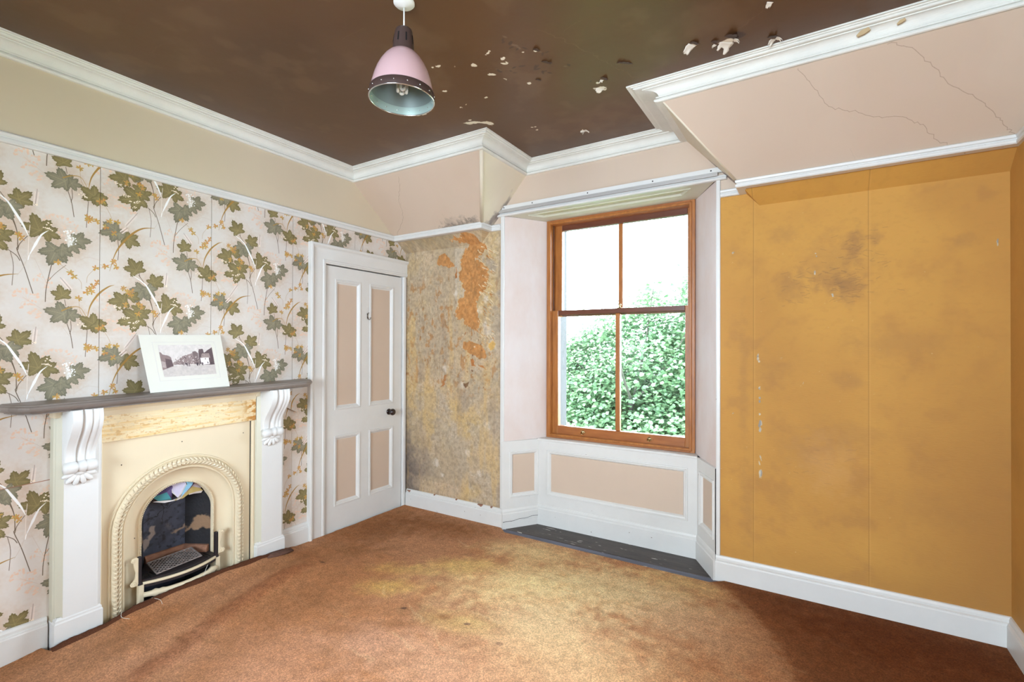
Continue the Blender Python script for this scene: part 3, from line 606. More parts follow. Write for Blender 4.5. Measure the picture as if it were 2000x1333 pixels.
# left wall: plaster backing and cream frieze; the floral paper hangs on it in strips
bm = BM(); rects(bm, -.004, YR, D, -.06, RAIL, HOLES); rects(bm, 0, YR, D, RAIL, ZC+.05, [])
wall_left = struct('wall_left', bm, M['frieze'], origin=(0, 1, 0))
k = -6
while 1.0+SW*k < D:
    y0, y1 = max(1.0+SW*k, YR)+.0009, min(1.0+SW*(k+1), D)-.0009
    bm = BM(); rects(bm, 0.0, y0, y1, .02, RAIL, HOLES); obj('wallpaper_strip', bm, M['paper'], wall_left, uv=paper_uv); k += 1
# torn corner of paper under the shelf end
bm = BM(); P = []
for i in range(6):
    t = i/5
    for j in range(5):
        s = j/4; y = 2.055+.062*s+.01*t; z = 1.075-.075*t-.045*s*t; c = (t*.9+s*.5)
        P.append(bm.verts.new((.004+.045*(max(0, t-.1))**1.4*(1-s*.35), y-.035*t*t*(1-s), z)))
for i in range(5):
    for j in range(4): bm.faces.new((P[i*5+j], P[i*5+j+1], P[i*5+6+j], P[i*5+5+j]))
obj('loose_paper_flap', bm, M['paper'], wall_left, smooth=True, uv=paper_uv)

bm = BM(); quad(bm, (.0006, .50, .757), (.0006, .815, .772), (.0006, .815, .7755), (.0006, .50, .7605)); obj('paper_joint', bm, M['brick'], wall_left)
# back wall
xk, xr = CHL(ZK), CHL(2.36); Xk, Xr = CHR(ZK), CHR(2.36); yr_ = slope_y(2.36)
bm = BM()
bm.faces.new([bm.verts.new(p) for p in ((xr, D, 2.36), (1.067, D, 2.36), (1.067, D, 2.462), (2.627, D, 2.462), (2.627, D, 2.36), (Xr, D, 2.36), (CHR(ZB), D, ZB), (CHR(ZB), D, ZC+.03), (CHL(ZB), D, ZC+.03), (CHL(ZB), D, ZB))])
wall_back = struct('wall_back', bm, M['slope'], origin=(1.9, D, 0), uv=lambda co: (.02+co.x/9, .1+co.z/20))
bm = BM()
bm.faces.new([bm.verts.new(p) for p in ((0, D, 0), (1.06, D, 0), (1.06, D, 2.36), (xr, D, 2.36), (xk, D, ZK), (0, D, ZK))])
quad(bm, (0, D, ZK), (xk, D, ZK), (xr, yr_, 2.36), (0, yr_, 2.36)); bm.faces.new([bm.verts.new(p) for p in ((xk, D, ZK), (xr, D, 2.36), (xr, yr_, 2.36))])
bmesh.ops.remove_doubles(bm, verts=bm.verts[:], dist=1e-5)
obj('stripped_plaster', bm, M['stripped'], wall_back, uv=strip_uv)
def ochre_strip(x0, x1):
    bm = BM()
    if x0 < Xk < x1:
        bm.faces.new([bm.verts.new(p) for p in ((x0, D, .1), (x1, D, .1), (x1, D, ZK), (Xk, D, ZK), (Xr if x0 < Xr else x0, D, 2.36), (x0, D, 2.36))])
        bm.faces.new([bm.verts.new(p) for p in ((Xk, D, ZK), (x1, D, ZK), (x1, yr_, 2.36), (Xr, yr_, 2.36))])
        bm.faces.new([bm.verts.new(p) for p in ((Xk, D, ZK), (Xr, yr_, 2.36), (Xr, D, 2.36))])
    else:
        x1b = x1
        quad(bm, (x0, D, .1), (x1, D, .1), (x1, D, min(ZK, 2.36) if x0 > Xk else 2.36), (x0, D, ZK if x0 > Xk else 2.36))
        if x0 > Xk: quad(bm, (x0, D, ZK), (x1, D, ZK), (x1, yr_, 2.36), (x0, yr_, 2.36))
    bmesh.ops.remove_doubles(bm, verts=bm.verts[:], dist=1e-5)
    obj('wallpaper_strip', bm, M['ochre'], wall_back, uv=ochre_uv)
ochre_strip(2.634, 2.832); ochre_strip(2.832, 3.3872); ochre_strip(3.3872, WR)
# right and rear walls, each with an unseen window added as fill light
RW = (1.35, 2.25, 1.05, 1.95)      # added side window: y0, y1, z0, z1
RB = (1.42, 3.60, .80, 2.50)      # added rear window: x0, x1, z0, z1
bm = BM(); rects(bm, WR, YR, D+.02, 0, RAIL, [RW]); wall_right = struct('wall_right', bm, M['ochre_plain'], origin=(WR, 1, 0))
bm = BM(); rects(bm, WR, YR, D, RAIL, ZC+.05, []); obj('frieze', bm, M['frieze'], wall_right)
bm = BM(); rects(bm, 0, -.1, WR+.1, -.1, 3.0, [RB])
for v in bm.verts: v.co = Vector((v.co.y, YR, v.co.z))
struct('wall_rear', bm, M['white'])
w3 = struct_empty('fill_window_rear', ((RB[0]+RB[1])/2, YR-.1, RB[2]))  # unseen rear window, added to brighten the room
bm = BM(); c4 = [(RB[0], YR-.1, RB[2]), (RB[1], YR-.1, RB[2]), (RB[1], YR-.1, RB[3]), (RB[0], YR-.1, RB[3])]
frame_sweep(bm, c4, (0, 1, 0), [(0, -.15), (0, .10), (.03, .03), (.05, .03), (.05, -.05)])
obj('fill_window_frame', bm, M['white'], w3)
xm = (RB[0]+RB[1])/2
bm = BM(); box(bm, xm-.025, xm+.025, YR-.13, YR-.07, RB[2]+.05, RB[3]-.05); obj('glazing_bar', bm, M['white'], w3)  # bar of the added rear fill window
for x0, x1 in ((RB[0]+.05, xm-.025), (xm+.025, RB[1]-.05)):
    bm = BM(); box(bm, x0, x1, YR-.102, YR-.098, RB[2]+.05, RB[3]-.05); obj('pane', bm, M['glass'], w3)  # pane of the added rear fill window
w2 = struct_empty('fill_window_side', (WR+.1, (RW[0]+RW[1])/2, RW[2]))  # unseen side window, added to light the left wall
ym_ = (RW[0]+RW[1])/2
bm = BM(); c4 = [(WR+.1, RW[0], RW[2]), (WR+.1, RW[1], RW[2]), (WR+.1, RW[1], RW[3]), (WR+.1, RW[0], RW[3])]
frame_sweep(bm, c4, (-1, 0, 0), [(0, -.27), (0, .10), (.03, .03), (.05, .03), (.05, -.05)])
obj('fill_window_frame', bm, M['white'], w2)
bm = BM(); box(bm, WR+.07, WR+.13, ym_-.025, ym_+.025, RW[2]+.05, RW[3]-.05); obj('glazing_bar', bm, M['white'], w2)  # bar of the added side fill window
for y0, y1 in ((RW[0]+.05, ym_-.025), (ym_+.025, RW[1]-.05)):
    bm = BM(); box(bm, WR+.098, WR+.102, y0, y1, RW[2]+.05, RW[3]-.05); obj('pane', bm, M['glass'], w2)  # pane of the added side fill window

# ceiling
bm = BM(); quad(bm, (0, YR, ZC), (WR, YR, ZC), (WR, 2.60, ZC), (0, 2.60, ZC)); quad(bm, (1.28, 2.60, ZC), (2.42, 2.60, ZC), (2.42, 3.20, ZC), (1.28, 3.20, ZC))
ceiling = struct('ceiling', bm, M['ceiling'], origin=(1.9, 1, ZC), uv=ceil_uv)
def slope_panel(xa, xb, side):
    bm = BM(); z0 = 2.36; ya = slope_y(z0); f = CHL if side < 0 else CHR; n = 1
    if side < 0: quad(bm, (0, ya, z0), (f(z0), ya, z0), (f(ZB), YB, ZB), (0, YB, ZB)); quad(bm, (0, YB, ZB), (f(ZB), YB, ZB), (f(ZB), YB, ZC), (0, YB, ZC))
    else: quad(bm, (f(z0), ya, z0), (WR, ya, z0), (WR, YB, ZB), (f(ZB), YB, ZB)); quad(bm, (f(ZB), YB, ZB), (WR, YB, ZB), (WR, YB, ZC), (f(ZB), YB, ZC))
    obj('sloping_ceiling', bm, M['slope'], ceiling, uv=slope_uv)
slope_panel(0, 0, -1); slope_panel(0, 0, 1)
for f in (CHL, CHR):
    bm = BM(); z0 = 2.36
    quad(bm, (f(z0), slope_y(z0), z0), (f(z0), D, z0), (f(ZB), D, ZB), (f(ZB), YB, ZB)); quad(bm, (f(ZB), YB, ZB), (f(ZB), D, ZB), (f(ZB), D, ZC), (f(ZB), YB, ZC))
    obj('dormer_cheek', bm, M['cheek'], ceiling, uv=cheek_uv)
# plaster corner beads on the two hips
for f, s in ((CHL, 1), (CHR, -1)):
    bm = BM(); z1 = 2.40
    tube(bm, [(f(ZB)-.004*s, YB+.008, ZB+.002), (f(z1)-.004*s, slope_y(z1)+.008, z1)], .014 if s > 0 else .008, 12); obj('corner_bead', bm, M['cheek'], ceiling, smooth=True, uv=lambda co: (.3, .4))
# paint curling off the ceiling
R = random.Random(12)
def curl(x, y, w, l, ang, droop, m):
    bm = BM(); P = []; n = 5; nc = 7; c, s = math.cos(ang), math.sin(ang); droop *= .75; w *= .9; l *= .95
    ln = [R.uniform(.45, 1.15) for q in range(nc)]
    for i in range(n+1):
        t = i/n
        for q in range(nc):
            v = w*(q/(nc-1)-.5)*(1-.25*t*t)+R.uniform(-.06, .06)*w*(i > 0); tt = t*ln[q]; th = max(droop*tt*(.7+.6*abs(q/(nc-1)-.5)), 1e-4); k = l*tt/th
            u = k*math.sin(th); fz = k*(1-math.cos(th))
            P.append(bm.verts.new((x+u*c-v*s, y+u*s+v*c, ZC-.0012-fz)))
    for i in range(n):
        for j in range(nc-1): bm.faces.new((P[i*nc+j], P[i*nc+j+1], P[(i+1)*nc+j+1], P[(i+1)*nc+j]))
    o = obj('paint_flake', bm, m, ceiling, smooth=True); sd = o.modifiers.new('thick', 'SOLIDIFY'); sd.thickness = .0008
curl(2.80, 2.43, .075, .07, 2.2, 1.5, M['flake_white']); curl(2.815, 2.40, .06, .06, -.7, 1.2, M['ceiling_plain']); curl(2.83, 2.43, .03, .03, .2, 1.6, M['flake_white'])
curl(2.66, 2.365, .05, .05, 2.6, 1.3, M['flake_white']); curl(2.665, 2.36, .05, .03, -.6, 1.0, M['ceiling_plain']); curl(2.752, 2.42, .02, .02, 2.5, 1.3, M['flake_white']); curl(2.745, 2.40, .03, .03, -.5, .8, M['ceiling_plain'])
curl(2.985, 2.52, .03, .035, 2.4, 1.8, M['flake_white']); curl(2.995, 2.515, .025, .035, .4, 1.7, M['flake_white']); curl(2.98, 2.50, .04, .03, -1.2, 1.0, M['ceiling_plain'])
curl(2.15, 2.50, .05, .035, 2.5, 1.0, M['flake_white']); curl(2.20, 2.42, .05, .03, -.4, 1.1, M['ceiling_plain']); curl(2.19, 2.425, .02, .02, 2.4, 1.3, M['flake_white'])
curl(1.86, 2.93, .035, .03, 2.4, 1.5, M['flake_white']); curl(1.87, 2.935, .03, .035, .3, 1.4, M['flake_white'])
curl(2.01, 2.135, .06, .03, -.6, .8, M['ceiling_plain']); curl(2.015, 2.02, .04, .03, -.6, .9, M['ceiling_plain']); curl(2.34, 2.345, .09, .03, -.9, .7, M['ceiling_plain']); curl(1.90, 2.25, .035, .02, -.6, 1.0, M['ceiling_plain']); curl(2.993, 2.24, .03, .03, 2.2, 1.2, M['flake_white'])

# cornice: swept between its foot on the walls and its edge on the ceiling
low = [(0, YR), (0, YB), (1.2585, YB), (1.2585, D), (2.454, D), (2.454, YB), (WR, YB), (WR, YR)]
upp = [(.070, YR+.07), (.070, 2.5584), (1.351, 2.5584), (1.351, 3.1465), (2.2751, 3.1465), (2.2751, 2.5584), (WR-.07, 2.5584), (WR-.07, YR+.07)]
low[0] = (0, YR); low[-1] = (WR, YR)
prof = [(0, 0), (.15, 0), (.22, .03), (.25, .09), (.22, .15), (.10, .16), (.10, .20), (.19, .215), (.19, .275), (.10, .29), (.10, .32)]
for i in range(9):
    t = i/8; prof.append((.12+.46*(1-math.cos(t*PI/2)), .33+.37*math.sin(t*PI/2)))
prof += [(.56, .71), (.56, .755), (.74, .76), (.80, .79), (.82, .84), (.78, .875), (.86, .88), (.88, .90), (.88, .925), (1.0, .93), (1.0, 1.0)]
bm = BM(); rings = []
for d, h in prof: rings.append([bm.verts.new((l[0]+(u[0]-l[0])*d, l[1]+(u[1]-l[1])*d, ZB+(ZC-ZB)*h)) for l, u in zip(low, upp)])
for j in range(len(prof)-1):
    for i in range(len(low)): bm.faces.new((rings[j][i], rings[j][(i+1) % len(low)], rings[j+1][(i+1) % len(low)], rings[j+1][i]))
trim_1 = struct('trim_1', bm, M['cornice'], origin=(1.9, 2.6, ZB)); trim_1['label'] = 'white moulded plaster cornice round the brown ceiling, cracked and chipped'
# chips in the cornice on the right
m_chip = mat('bare_chip', (190, 166, 128), .9)
for px, pz, w_ in ((3.325, 2.800, 1.0), (3.455, 2.800, .6)):
    bm = BM(); P = [(-.024, -.006), (-.008, .006), (.018, .010), (.026, .000), (.006, -.008), (-.018, -.012)]
    prism(bm, P, lambda a, b: (px+a*w_, 2.588-b*.6, pz+b*w_), lambda a, b: (px+a*w_, 2.596-b*.6, pz+b*w_)); obj('chipped_patch', bm, m_chip, trim_1)
# picture rail
rp_ = [(-.03, 2.349), (.015, 2.349), (.020, 2.354), (.020, 2.365), (.013, 2.369), (.013, 2.373), (.020, 2.377), (.022, 2.388), (.014, 2.394), (-.03, 2.396)]
rpl = [(-.03, 2.351), (.015, 2.351), (.020, 2.356), (.020, 2.370), (.013, 2.374), (.013, 2.378), (.020, 2.383), (.022, 2.394), (.014, 2.402), (-.03, 2.404)]
p3 = lambda a, b, h: (a, b, h)
ys_ = slope_y(2.392)
bm = BM(); sweep(bm, [(0, YR), (0, ys_+.01), (CHL(2.375), ys_+.01), (CHL(2.375), D), (1.036, D)], rpl, p3); tag(struct('trim_2', bm, M['worn']), 'white picture rail above the floral paper and stripped plaster')
bm = BM(); sweep(bm, [(2.653, D), (CHR(2.375), D), (CHR(2.375), ys_+.006), (WR, ys_+.006), (WR, YR)], rp_, p3); tag(struct('trim_3', bm, M['worn']), 'white picture rail above the ochre wallpaper')

# floor and the bare boards in the window recess
bm = BM(); quad(bm, (-.1, YR, -.06), (WR+.1, YR, -.06), (WR+.1, 3.6, -.06), (-.1, 3.6, -.06)); floor = struct('floor', bm, M['boards'], origin=(1.9, 1, -.06))
bm = BM(); box(bm, .95, 2.72, 3.03, 3.2085, -.02, -.001); obj('floorboard', bm, M['boards_blue'], floor, bev=.003, label='bluish dusty floorboard at the carpet edge')
bm = BM(); box(bm, 1.02, 2.68, 3.2125, 3.47, -.02, 0); obj('floorboard', bm, M['boards'], floor, bev=.003, label='dark stained floorboard under the window panel')

# skirting boards
sk = [(0, -.02), (.022, -.02), (.022, .112), (.019, .118), (.019, .122), (.012, .127), (.012, .138), (.007, .150), (0, .153)]
def skirt(name, path, zs=None, m='worn', h0=0, sc=1):
    bm = BM(); sweep(bm, path, [(d, h0+h*sc) for d, h in sk], p3); return struct(name, bm, M[m])
skirt('baseboard_left', [(0, YR), (0, .806)], h0=-.034)
skirt('baseboard_left_2', [(0, 2.0), (0, 2.222)], h0=-.004)
skirt('baseboard_back', [(.03, D), (1.0623, D)])
m_ch = mat('bare_wood_chip', (146, 104, 84), .9)
for xc, zc_, w_ in ((.062, .139, .040), (.845, .147, .050), (.60, .149, .014), (.36, .149, .012), (.955, .148, .016)):
    bm = BM(); prism(bm, [(xc-w_/2, zc_+.006), (xc+w_*.45, zc_+.007), (xc+w_*.5, zc_+.001), (xc+w_*.2, zc_-.012*min(1, w_/.03)), (xc-w_*.1, zc_-.004), (xc-w_*.45, zc_-.001)], lambda a, b: (a, D-.0145, b), lambda a, b: (a, D-.001, b)); obj('paint_chip', bm, m_ch, bpy.data.objects['baseboard_back'])
skirt('baseboard_right', [(2.6247, D), (WR, D), (WR, YR)], m='white')

# window recess ------------------------------------------------------
RL = ((1.0623, D-.022), (1.2401, 3.4552)); RR = ((2.4677, 3.4552), (2.6247, D-.022))
def panelled(name, a, b, z0, z1, pz0, pz1, pa, pb, label, sk_h):
    """a painted panelled face from a to b (plan points, room on the right of travel)"""
    A, B = Vector((a[0], a[1], 0)), Vector((b[0], b[1], 0)); L = (B-A).length; u = (B-A)/L; n = Vector((u.y, -u.x, 0)); zz = Vector((0, 0, 1))
    P = lambda s, z, h=0: A+u*s+zz*z+n*h
    bm = BM(); s0, s1 = pa, L-pb
    xs = [0, s0, s1, L]; zs = [z0, pz0, pz1, z1]
    for i in range(3):
        for j in range(3):
            if i == 1 and j == 1: continue
            quad(bm, P(xs[i], zs[j]), P(xs[i+1], zs[j]), P(xs[i+1], zs[j+1]), P(xs[i], zs[j+1]))
    quad(bm, P(0, z1), P(L, z1), P(L, z1, -.05), P(0, z1, -.05))
    bmesh.ops.remove_doubles(bm, verts=bm.verts[:], dist=1e-5)
    o = struct(name, bm, M['worn'], origin=P(L/2, z0)); o['label'] = label
    bm = BM(); frame_sweep(bm, [P(s0, pz0), P(s1, pz0), P(s1, pz1), P(s0, pz1)], n, [(-.012, 0), (-.010, .006), (-.003, .008), (.002, .002), (.004, .004), (.012, .002), (.020, -.008), (.022, -.013)])
    obj('panel_moulding', bm, M['white'], o)
    bm = BM(); quad(bm, P(s0+.015, pz0+.015, -.0125), P(s1-.015, pz0+.015, -.0125), P(s1-.015, pz1-.015, -.0125), P(s0+.015, pz1-.015, -.0125)); obj('panel', bm, M['cream_panel'], o)
    return o
panelled('trim_4', RL[0], RL[1], .14, .683, .245, .592, .075, .005, 'white panelled window reveal on the left, beige panel', .15)
panelled('trim_5', RL[1], RR[0], .14, .676, .252, .592, .092, .072, 'wide white apron panelling under the sash window with beige panel', .15)
panelled('trim_6', RR[0], RR[1], .14, .683, .25, .592, .052, .032, 'white panelled window reveal on the right, beige panel', .15)
bm = BM(); sweep(bm, [RL[0], RL[1]], [(0, -.01), (.010, -.01), (.010, .055), (.013, .058), (.013, .115), (.009, .121), (.009, .135), (.004, .147), (0, .150)], p3); struct('baseboard_window_left', bm, M['worn'])
bm = BM(); tube(bm, [Vector((1.0623, D-.022, .053)).lerp(Vector((1.2401, 3.4552, .075)), t)+Vector((.0095, -.0072, .003*math.sin(t*17))) for t in np.linspace(.02, .98, 14)], .0022, 5); obj('open_split', bm, M['slot'], bpy.data.objects['baseboard_window_left'])
bm = BM(); sweep(bm, [RL[1], RR[0]], [(0, -.01), (.012, -.01), (.012, .125), (.008, .131), (.008, .145), (.004, .157), (0, .160)], p3); struct('baseboard_window', bm, M['worn'])
bm = BM(); sweep(bm, [RR[0], RR[1]], [(0, -.01), (.012, -.01), (.012, .118), (.008, .124), (.008, .145), (.004, .160), (0, .165)], p3); struct('baseboard_window_right', bm, M['white'])
# plaster reveals above, sill, soffit
FL, FR, YF = 1.270, 2.436, 3.54
bm = BM(); quad(bm, (1.067, D, .683), (FL, YF+.02, .683), (FL, YF+.02, 2.462), (1.067, D, 2.462)); struct('wall_reveal_left', bm, M['reveal'])
bm = BM(); quad(bm, (2.627, D, .683), (FR, YF+.02, .683), (FR, YF+.02, 2.462), (2.627, D, 2.462)); struct('wall_reveal_right', bm, M['reveal'])
bm = BM(); prism(bm, [(1.236, 3.447), (2.472, 3.447), (2.45, 3.56), (1.255, 3.56)], lambda a, b: (a, b, .674), lambda a, b: (a, b, .690)); tag(struct('trim_7', bm, M['white'], bev=.005), 'white window board under the sash window')
sof = [(1.067, D-.01, 2.462), (2.627, D-.01, 2.462), (FR, YF+.02, 2.462), (FL, YF+.02, 2.462)]
bm = BM(); V = [Vector(p) for p in sof]; ce = sum(V, Vector())/4
inn = [Vector((1.24, 3.285, 2.462)), Vector((2.46, 3.285, 2.462)), Vector((2.385, 3.395, 2.462)), Vector((1.315, 3.395, 2.462))]
for i in range(4): quad(bm, V[i], V[(i+1) % 4], inn[(i+1) % 4], inn[i])
bmesh.ops.remove_doubles(bm, verts=bm.verts[:], dist=1e-5)
so = struct('trim_8', bm, M['fp_side'], origin=(1.85, 3.38, 2.462)); so['label'] = 'cream panelled soffit over the sash window'
bm = BM(); ringp = [(1.0, 0), (1.0, -.006), (.97, -.006), (.95, .004), (.93, .010)]
ci = sum(inn, Vector())/4; rr = []
for k_, h in ringp: rr.append([bm.verts.new((ci.x+(p.x-ci.x)*(1-(1-k_)*.35), ci.y+(p.y-ci.y)*k_, 2.462+h)) for p in inn])
for j in range(len(rr)-1):
    for i in range(4): bm.faces.new((rr[j][i], rr[j][(i+1) % 4], rr[j+1][(i+1) % 4], rr[j+1][i]))
obj('panel_moulding', bm, M['fp_side'], so)
bm = BM(); quad(bm, *[(p.x, p.y, 2.472) for p in inn]); obj('panel', bm, mat('pale_green_cream_paint', (196, 192, 158), .5), so)
# casing beads
bm = BM(); box(bm, 1.036, 1.068, D-.014, D+.004, .150, 2.464); tag(struct('trim_9', bm, M['worn'], bev=.006), 'thin white bead down the left edge of the window recess')
bm = BM(); box(bm, 2.627, 2.652, D-.014, D+.004, .150, 2.464); tag(struct('trim_10', bm, M['worn'], bev=.006), 'thin white bead down the right edge of the window recess')

# curtain board and track over the window
ct = thing('curtain_track', (1.84, D, 2.46), 'long white curtain board with grey metal track fixed over the window', 'curtain track')
bm = BM(); prism(bm, [(1.052, 2.503), (2.672, 2.503), (2.642, 2.535), (1.052, 2.535)], lambda a, b: (a, D-.026, b), lambda a, b: (a, D-.001, b)); obj('board', bm, M['white'], ct, bev=.002)
bm = BM(); box(bm, 1.030, 2.640, D-.036, D-.001, 2.488, 2.503); box(bm, 1.030, 2.640, D-.036, D-.030, 2.479, 2.489); obj('track', bm, M['track'], ct, bev=.0015)
bm = BM(); sweep(bm, [(.990, D), (2.688, D)], [(0, 2.456), (.020, 2.456), (.026, 2.462), (.026, 2.468), (.016, 2.474), (.014, 2.486), (0, 2.488)], p3); obj('lower_moulding', bm, M['white'], ct)
for x in (1.075, 1.33, 1.78, 2.24, 2.60):
    bm = BM(); lathe(bm, [(0, .003), (.004, .002), (.005, 0)], (x, D-.026, 2.519), (0, -1, 0), 8); obj('screw', bm, M['iron'], ct)

# sash window --------------------------------------------------------
w1 = struct_empty('window_1', (1.853, YF, .69), 'varnished pine sash window of four panes above white panelling')
def vbox(bm, x0, x1, y0, y1, z0, z1): box(bm, x0, x1, y0, y1, z0, z1)
bm = BM(); vbox(bm, FL, 1.302, YF, 3.68, .69, 2.466); vbox(bm, 2.404, FR, YF, 3.68, .69, 2.466); obj('frame_jamb', bm, M['timber'], w1, bev=.003)
bm = BM(); vbox(bm, 1.302, 2.404, YF, 3.68, 2.432, 2.466); obj('frame_head', bm, M['timber_h'], w1, bev=.003)
bm = BM(); vbox(bm, 1.302, 2.404, YF, 3.68, .690, .712); obj('frame_sill', bm, M['timber_h'], w1, bev=.003)
bm = BM(); frame_sweep(bm, [(1.290, YF, .704), (2.416, YF, .704), (2.416, YF, 2.448), (1.290, YF, 2.448)], (0, -1, 0), [(0, 0), (0, .008), (.005, .011), (.014, .011), (.018, .006), (.018, -.03)]); obj('staff_bead', bm, M['timber'], w1)
def sash(name, y0, y1, zb, zt, glz0, glz1, gx0, gx1, mx0, mx1, toprail_mat, botrail_mat, x0=1.303, x1=2.403):
    bm = BM(); vbox(bm, x0, gx0, y0, y1, zb, zt); vbox(bm, gx1, x1, y0, y1, zb, zt); s = obj(name, bm, M['timber'], w1, bev=.003)
    bm = BM(); vbox(bm, gx0, gx1, y0, y1, zb, glz0); obj('bottom_rail', bm, botrail_mat, s, bev=.003)
    bm = BM(); vbox(bm, gx0, gx1, y0, y1, glz1, zt); obj('top_rail', bm, toprail_mat, s, bev=.003)
    bm = BM(); vbox(bm, mx0, mx1, y0+.003, y1, glz0, glz1); obj('glazing_bar', bm, M['timber'], s, bev=.008)
    for a, b in ((gx0, mx0), (mx1, gx1)):
        bm = BM(); vbox(bm, a, b, y1-.014, y1-.010, glz0, glz1); obj('pane', bm, M['glass'], s)
    return s
us = sash('upper_sash', 3.625, 3.668, 1.680, 2.440, 1.712, 2.389, 1.368, 2.368, 1.849, 1.884, M['timber_dark'], M['timber_dark'])
ls = sash('lower_sash', 3.575, 3.620, .714, 1.727, .786, 1.690, 1.359, 2.362, 1.844, 1.880, M['timber_dark'], M['timber_h'])
for x in (1.578, 2.108):
    bm = BM(); lathe(bm, [(0, .004), (.014, .004), (.016, 0)], (x, 3.575, .752), (0, -1, 0), 16)
    tube(bm, [(x+.012*math.cos(t), 3.566-.004*math.sin(t), .746+.012*math.sin(t)) for t in np.linspace(0, 2*PI, 15)], .003, 6)
    tube(bm, [(x+.016, 3.566, .752), (x+.028, 3.560, .752)], .004, 6); obj('sash_lift', bm, M['brass'], ls, smooth=True)
bm = BM(); lathe(bm, [(.018, 0), (.018, .004), (.008, .006), (.006, .018), (.011, .024), (.011, .032), (0, .036)], (1.872, 3.60, 1.727), (0, 0, 1), 14); obj('catch', bm, M['brass'], ls, smooth=True)
for x in (1.312, 2.394):
    bm = BM(); tube(bm, [(x, 3.585, 1.73), (x, 3.585, 2.43)], .003, 6); obj('sash_cord', bm, M['iron'], w1)

bm = BM()
for a in ((YR-.25, RW[0], -.3, 3.0), (RW[1], 3.85, -.3, 3.0), (RW[0], RW[1], -.3, RW[2]), (RW[0], RW[1], RW[3], 3.0)): box(bm, 4.2, 4.4, a[0], a[1], a[2], a[3])
struct('sky_block_right', bm, M['stone'])  # unseen outer slab added to keep sky light out around the side opening
# outer masonry with the window hole and ground (glimpsed through the panes); added shell against stray sky light
bm = BM()
for a in ((-.5, 1.303, -3.6, 3.2), (2.404, 4.4, -3.6, 3.2), (1.303, 2.404, -3.6, .66), (1.303, 2.404, 2.46, 3.2)): box(bm, a[0], a[1], 3.67, 3.85, a[2], a[3])
struct('wall_outside', bm, M['stone'])
bm = BM(); box(bm, -.5, 4.4, YR-.25, 3.85, 2.98, 3.1); box(bm, -.55, -.45, YR-.25, 3.85, -.1, 3.0);  box(bm, -.5, 4.4, YR-.25, 3.85, -.3, -.2); 
for a in ((-.5, RB[0], -.3, 3.0), (RB[1], 4.3, -.3, 3.0), (RB[0], RB[1], -.3, RB[2]), (RB[0], RB[1], RB[3], 3.0)): box(bm, a[0], a[1], YR-.25, YR-.15, a[2], a[3])
struct('sky_block_shell', bm, M['stone'])  # unseen roof, left, rear and underfloor slabs added to block sky leaks
bm = BM(); quad(bm, (-40, 3.9, -3.6), (40, 3.9, -3.6), (40, 60, -3.6), (-40, 60, -3.6)); struct('ground', bm, M['grass'], origin=(0, 30, -3.6))

# ================================================================== DOOR
d1 = struct_empty('door_1', (0, 2.77, 0), 'white four-panel door with beige panels in the corner of the room')
t3 = lambda a, b, h: (h, a, b)              # (y, z, height) on the left wall
DY0, DY1, DZ = 2.367, 3.166, 2.046
pan = [(2.462, 2.696, .940, 1.935), (2.804, 3.056, .945, 1.946), (2.460, 2.700, .192, .728), (2.806, 3.062, .205, .724)]
bm = BM()
ys = [DY0, 2.461, 2.698, 2.805, 3.059, DY1]; zs = [-.01, .198, .726, .942, 1.94, DZ]
for i in range(5):
    for j in range(5):
        if i in (1, 3) and j in (1, 3): continue
        quad(bm, (0, ys[i], zs[j]), (0, ys[i+1], zs[j]), (0, ys[i+1], zs[j+1]), (0, ys[i], zs[j+1]))
bmesh.ops.remove_doubles(bm, verts=bm.verts[:], dist=1e-5)
r = bmesh.ops.extrude_face_region(bm, geom=bm.faces[:])
for v in [g for g in r['geom'] if isinstance(g, bmesh.types.BMVert)]: v.co.x -= .04
leaf = obj('door_leaf', bm, M['white'], d1, bev=.0015)
for i in (1, 3):
    for j in (1, 3):
        c = [(0, ys[i], zs[j]), (0, ys[i+1], zs[j]), (0, ys[i+1], zs[j+1]), (0, ys[i], zs[j+1])]
        bm = BM(); frame_sweep(bm, c, (1, 0, 0), [(-.008, .001), (-.006, .005), (.002, .006), (.006, .002), (.010, .003), (.020, -.008), (.026, -.011)]); obj('panel_moulding', bm, M['white'], d1)
        bm = BM(); quad(bm, (-.0115, ys[i]+.015, zs[j]+.015), (-.0115, ys[i+1]-.015, zs[j]+.015), (-.0115, ys[i+1]-.015, zs[j+1]-.015), (-.0115, ys[i]+.015, zs[j+1]-.015)); obj('panel', bm, M['cream_panel'], d1)
arp = [(-.141, 0), (-.141, .036), (-.134, .040), (-.124, .040), (-.116, .032), (-.112, .026), (-.104, .022), (-.03, .020), (-.024, .025), (-.012, .025), (-.008, .020), (0, .018), (0, -.03)]
bm = BM(); sweep(bm, [(DY0-.006, -.01), (DY0-.006, DZ+.008), (D-.001, DZ+.008)], [(d, h) for d, h in arp], t3); obj('architrave', bm, M['white'], d1)
bm = BM(); box(bm, -.03, .024, DY1+.006, D-.012, -.01, DZ+.008); obj('architrave', bm, M['white'], d1, bev=.006)
bm = BM(); quad(bm, (-.05, 2.3, -.05), (-.05, D, -.05), (-.05, D, 2.1), (-.05, 2.3, 2.1)); obj('door_lining', bm, M['slot'], d1)
kb = (0, 3.018, .862)
bm = BM(); lathe(bm, [(0, .010), (.022, .009), (.026, .004), (.026, 0)], kb, (1, 0, 0), 24); kn = obj('door_rose', bm, M['black_knob'], d1, smooth=True)
bm = BM(); lathe(bm, [(.010, .006), (.010, .022), (.018, .028), (.027, .038), (.029, .050), (.024, .060), (.012, .066), (0, .067)], kb, (1, 0, 0), 24); obj('door_knob', bm, M['black_knob'], d1, smooth=True)
bm = BM(); hk = (0, 2.775, 1.675)
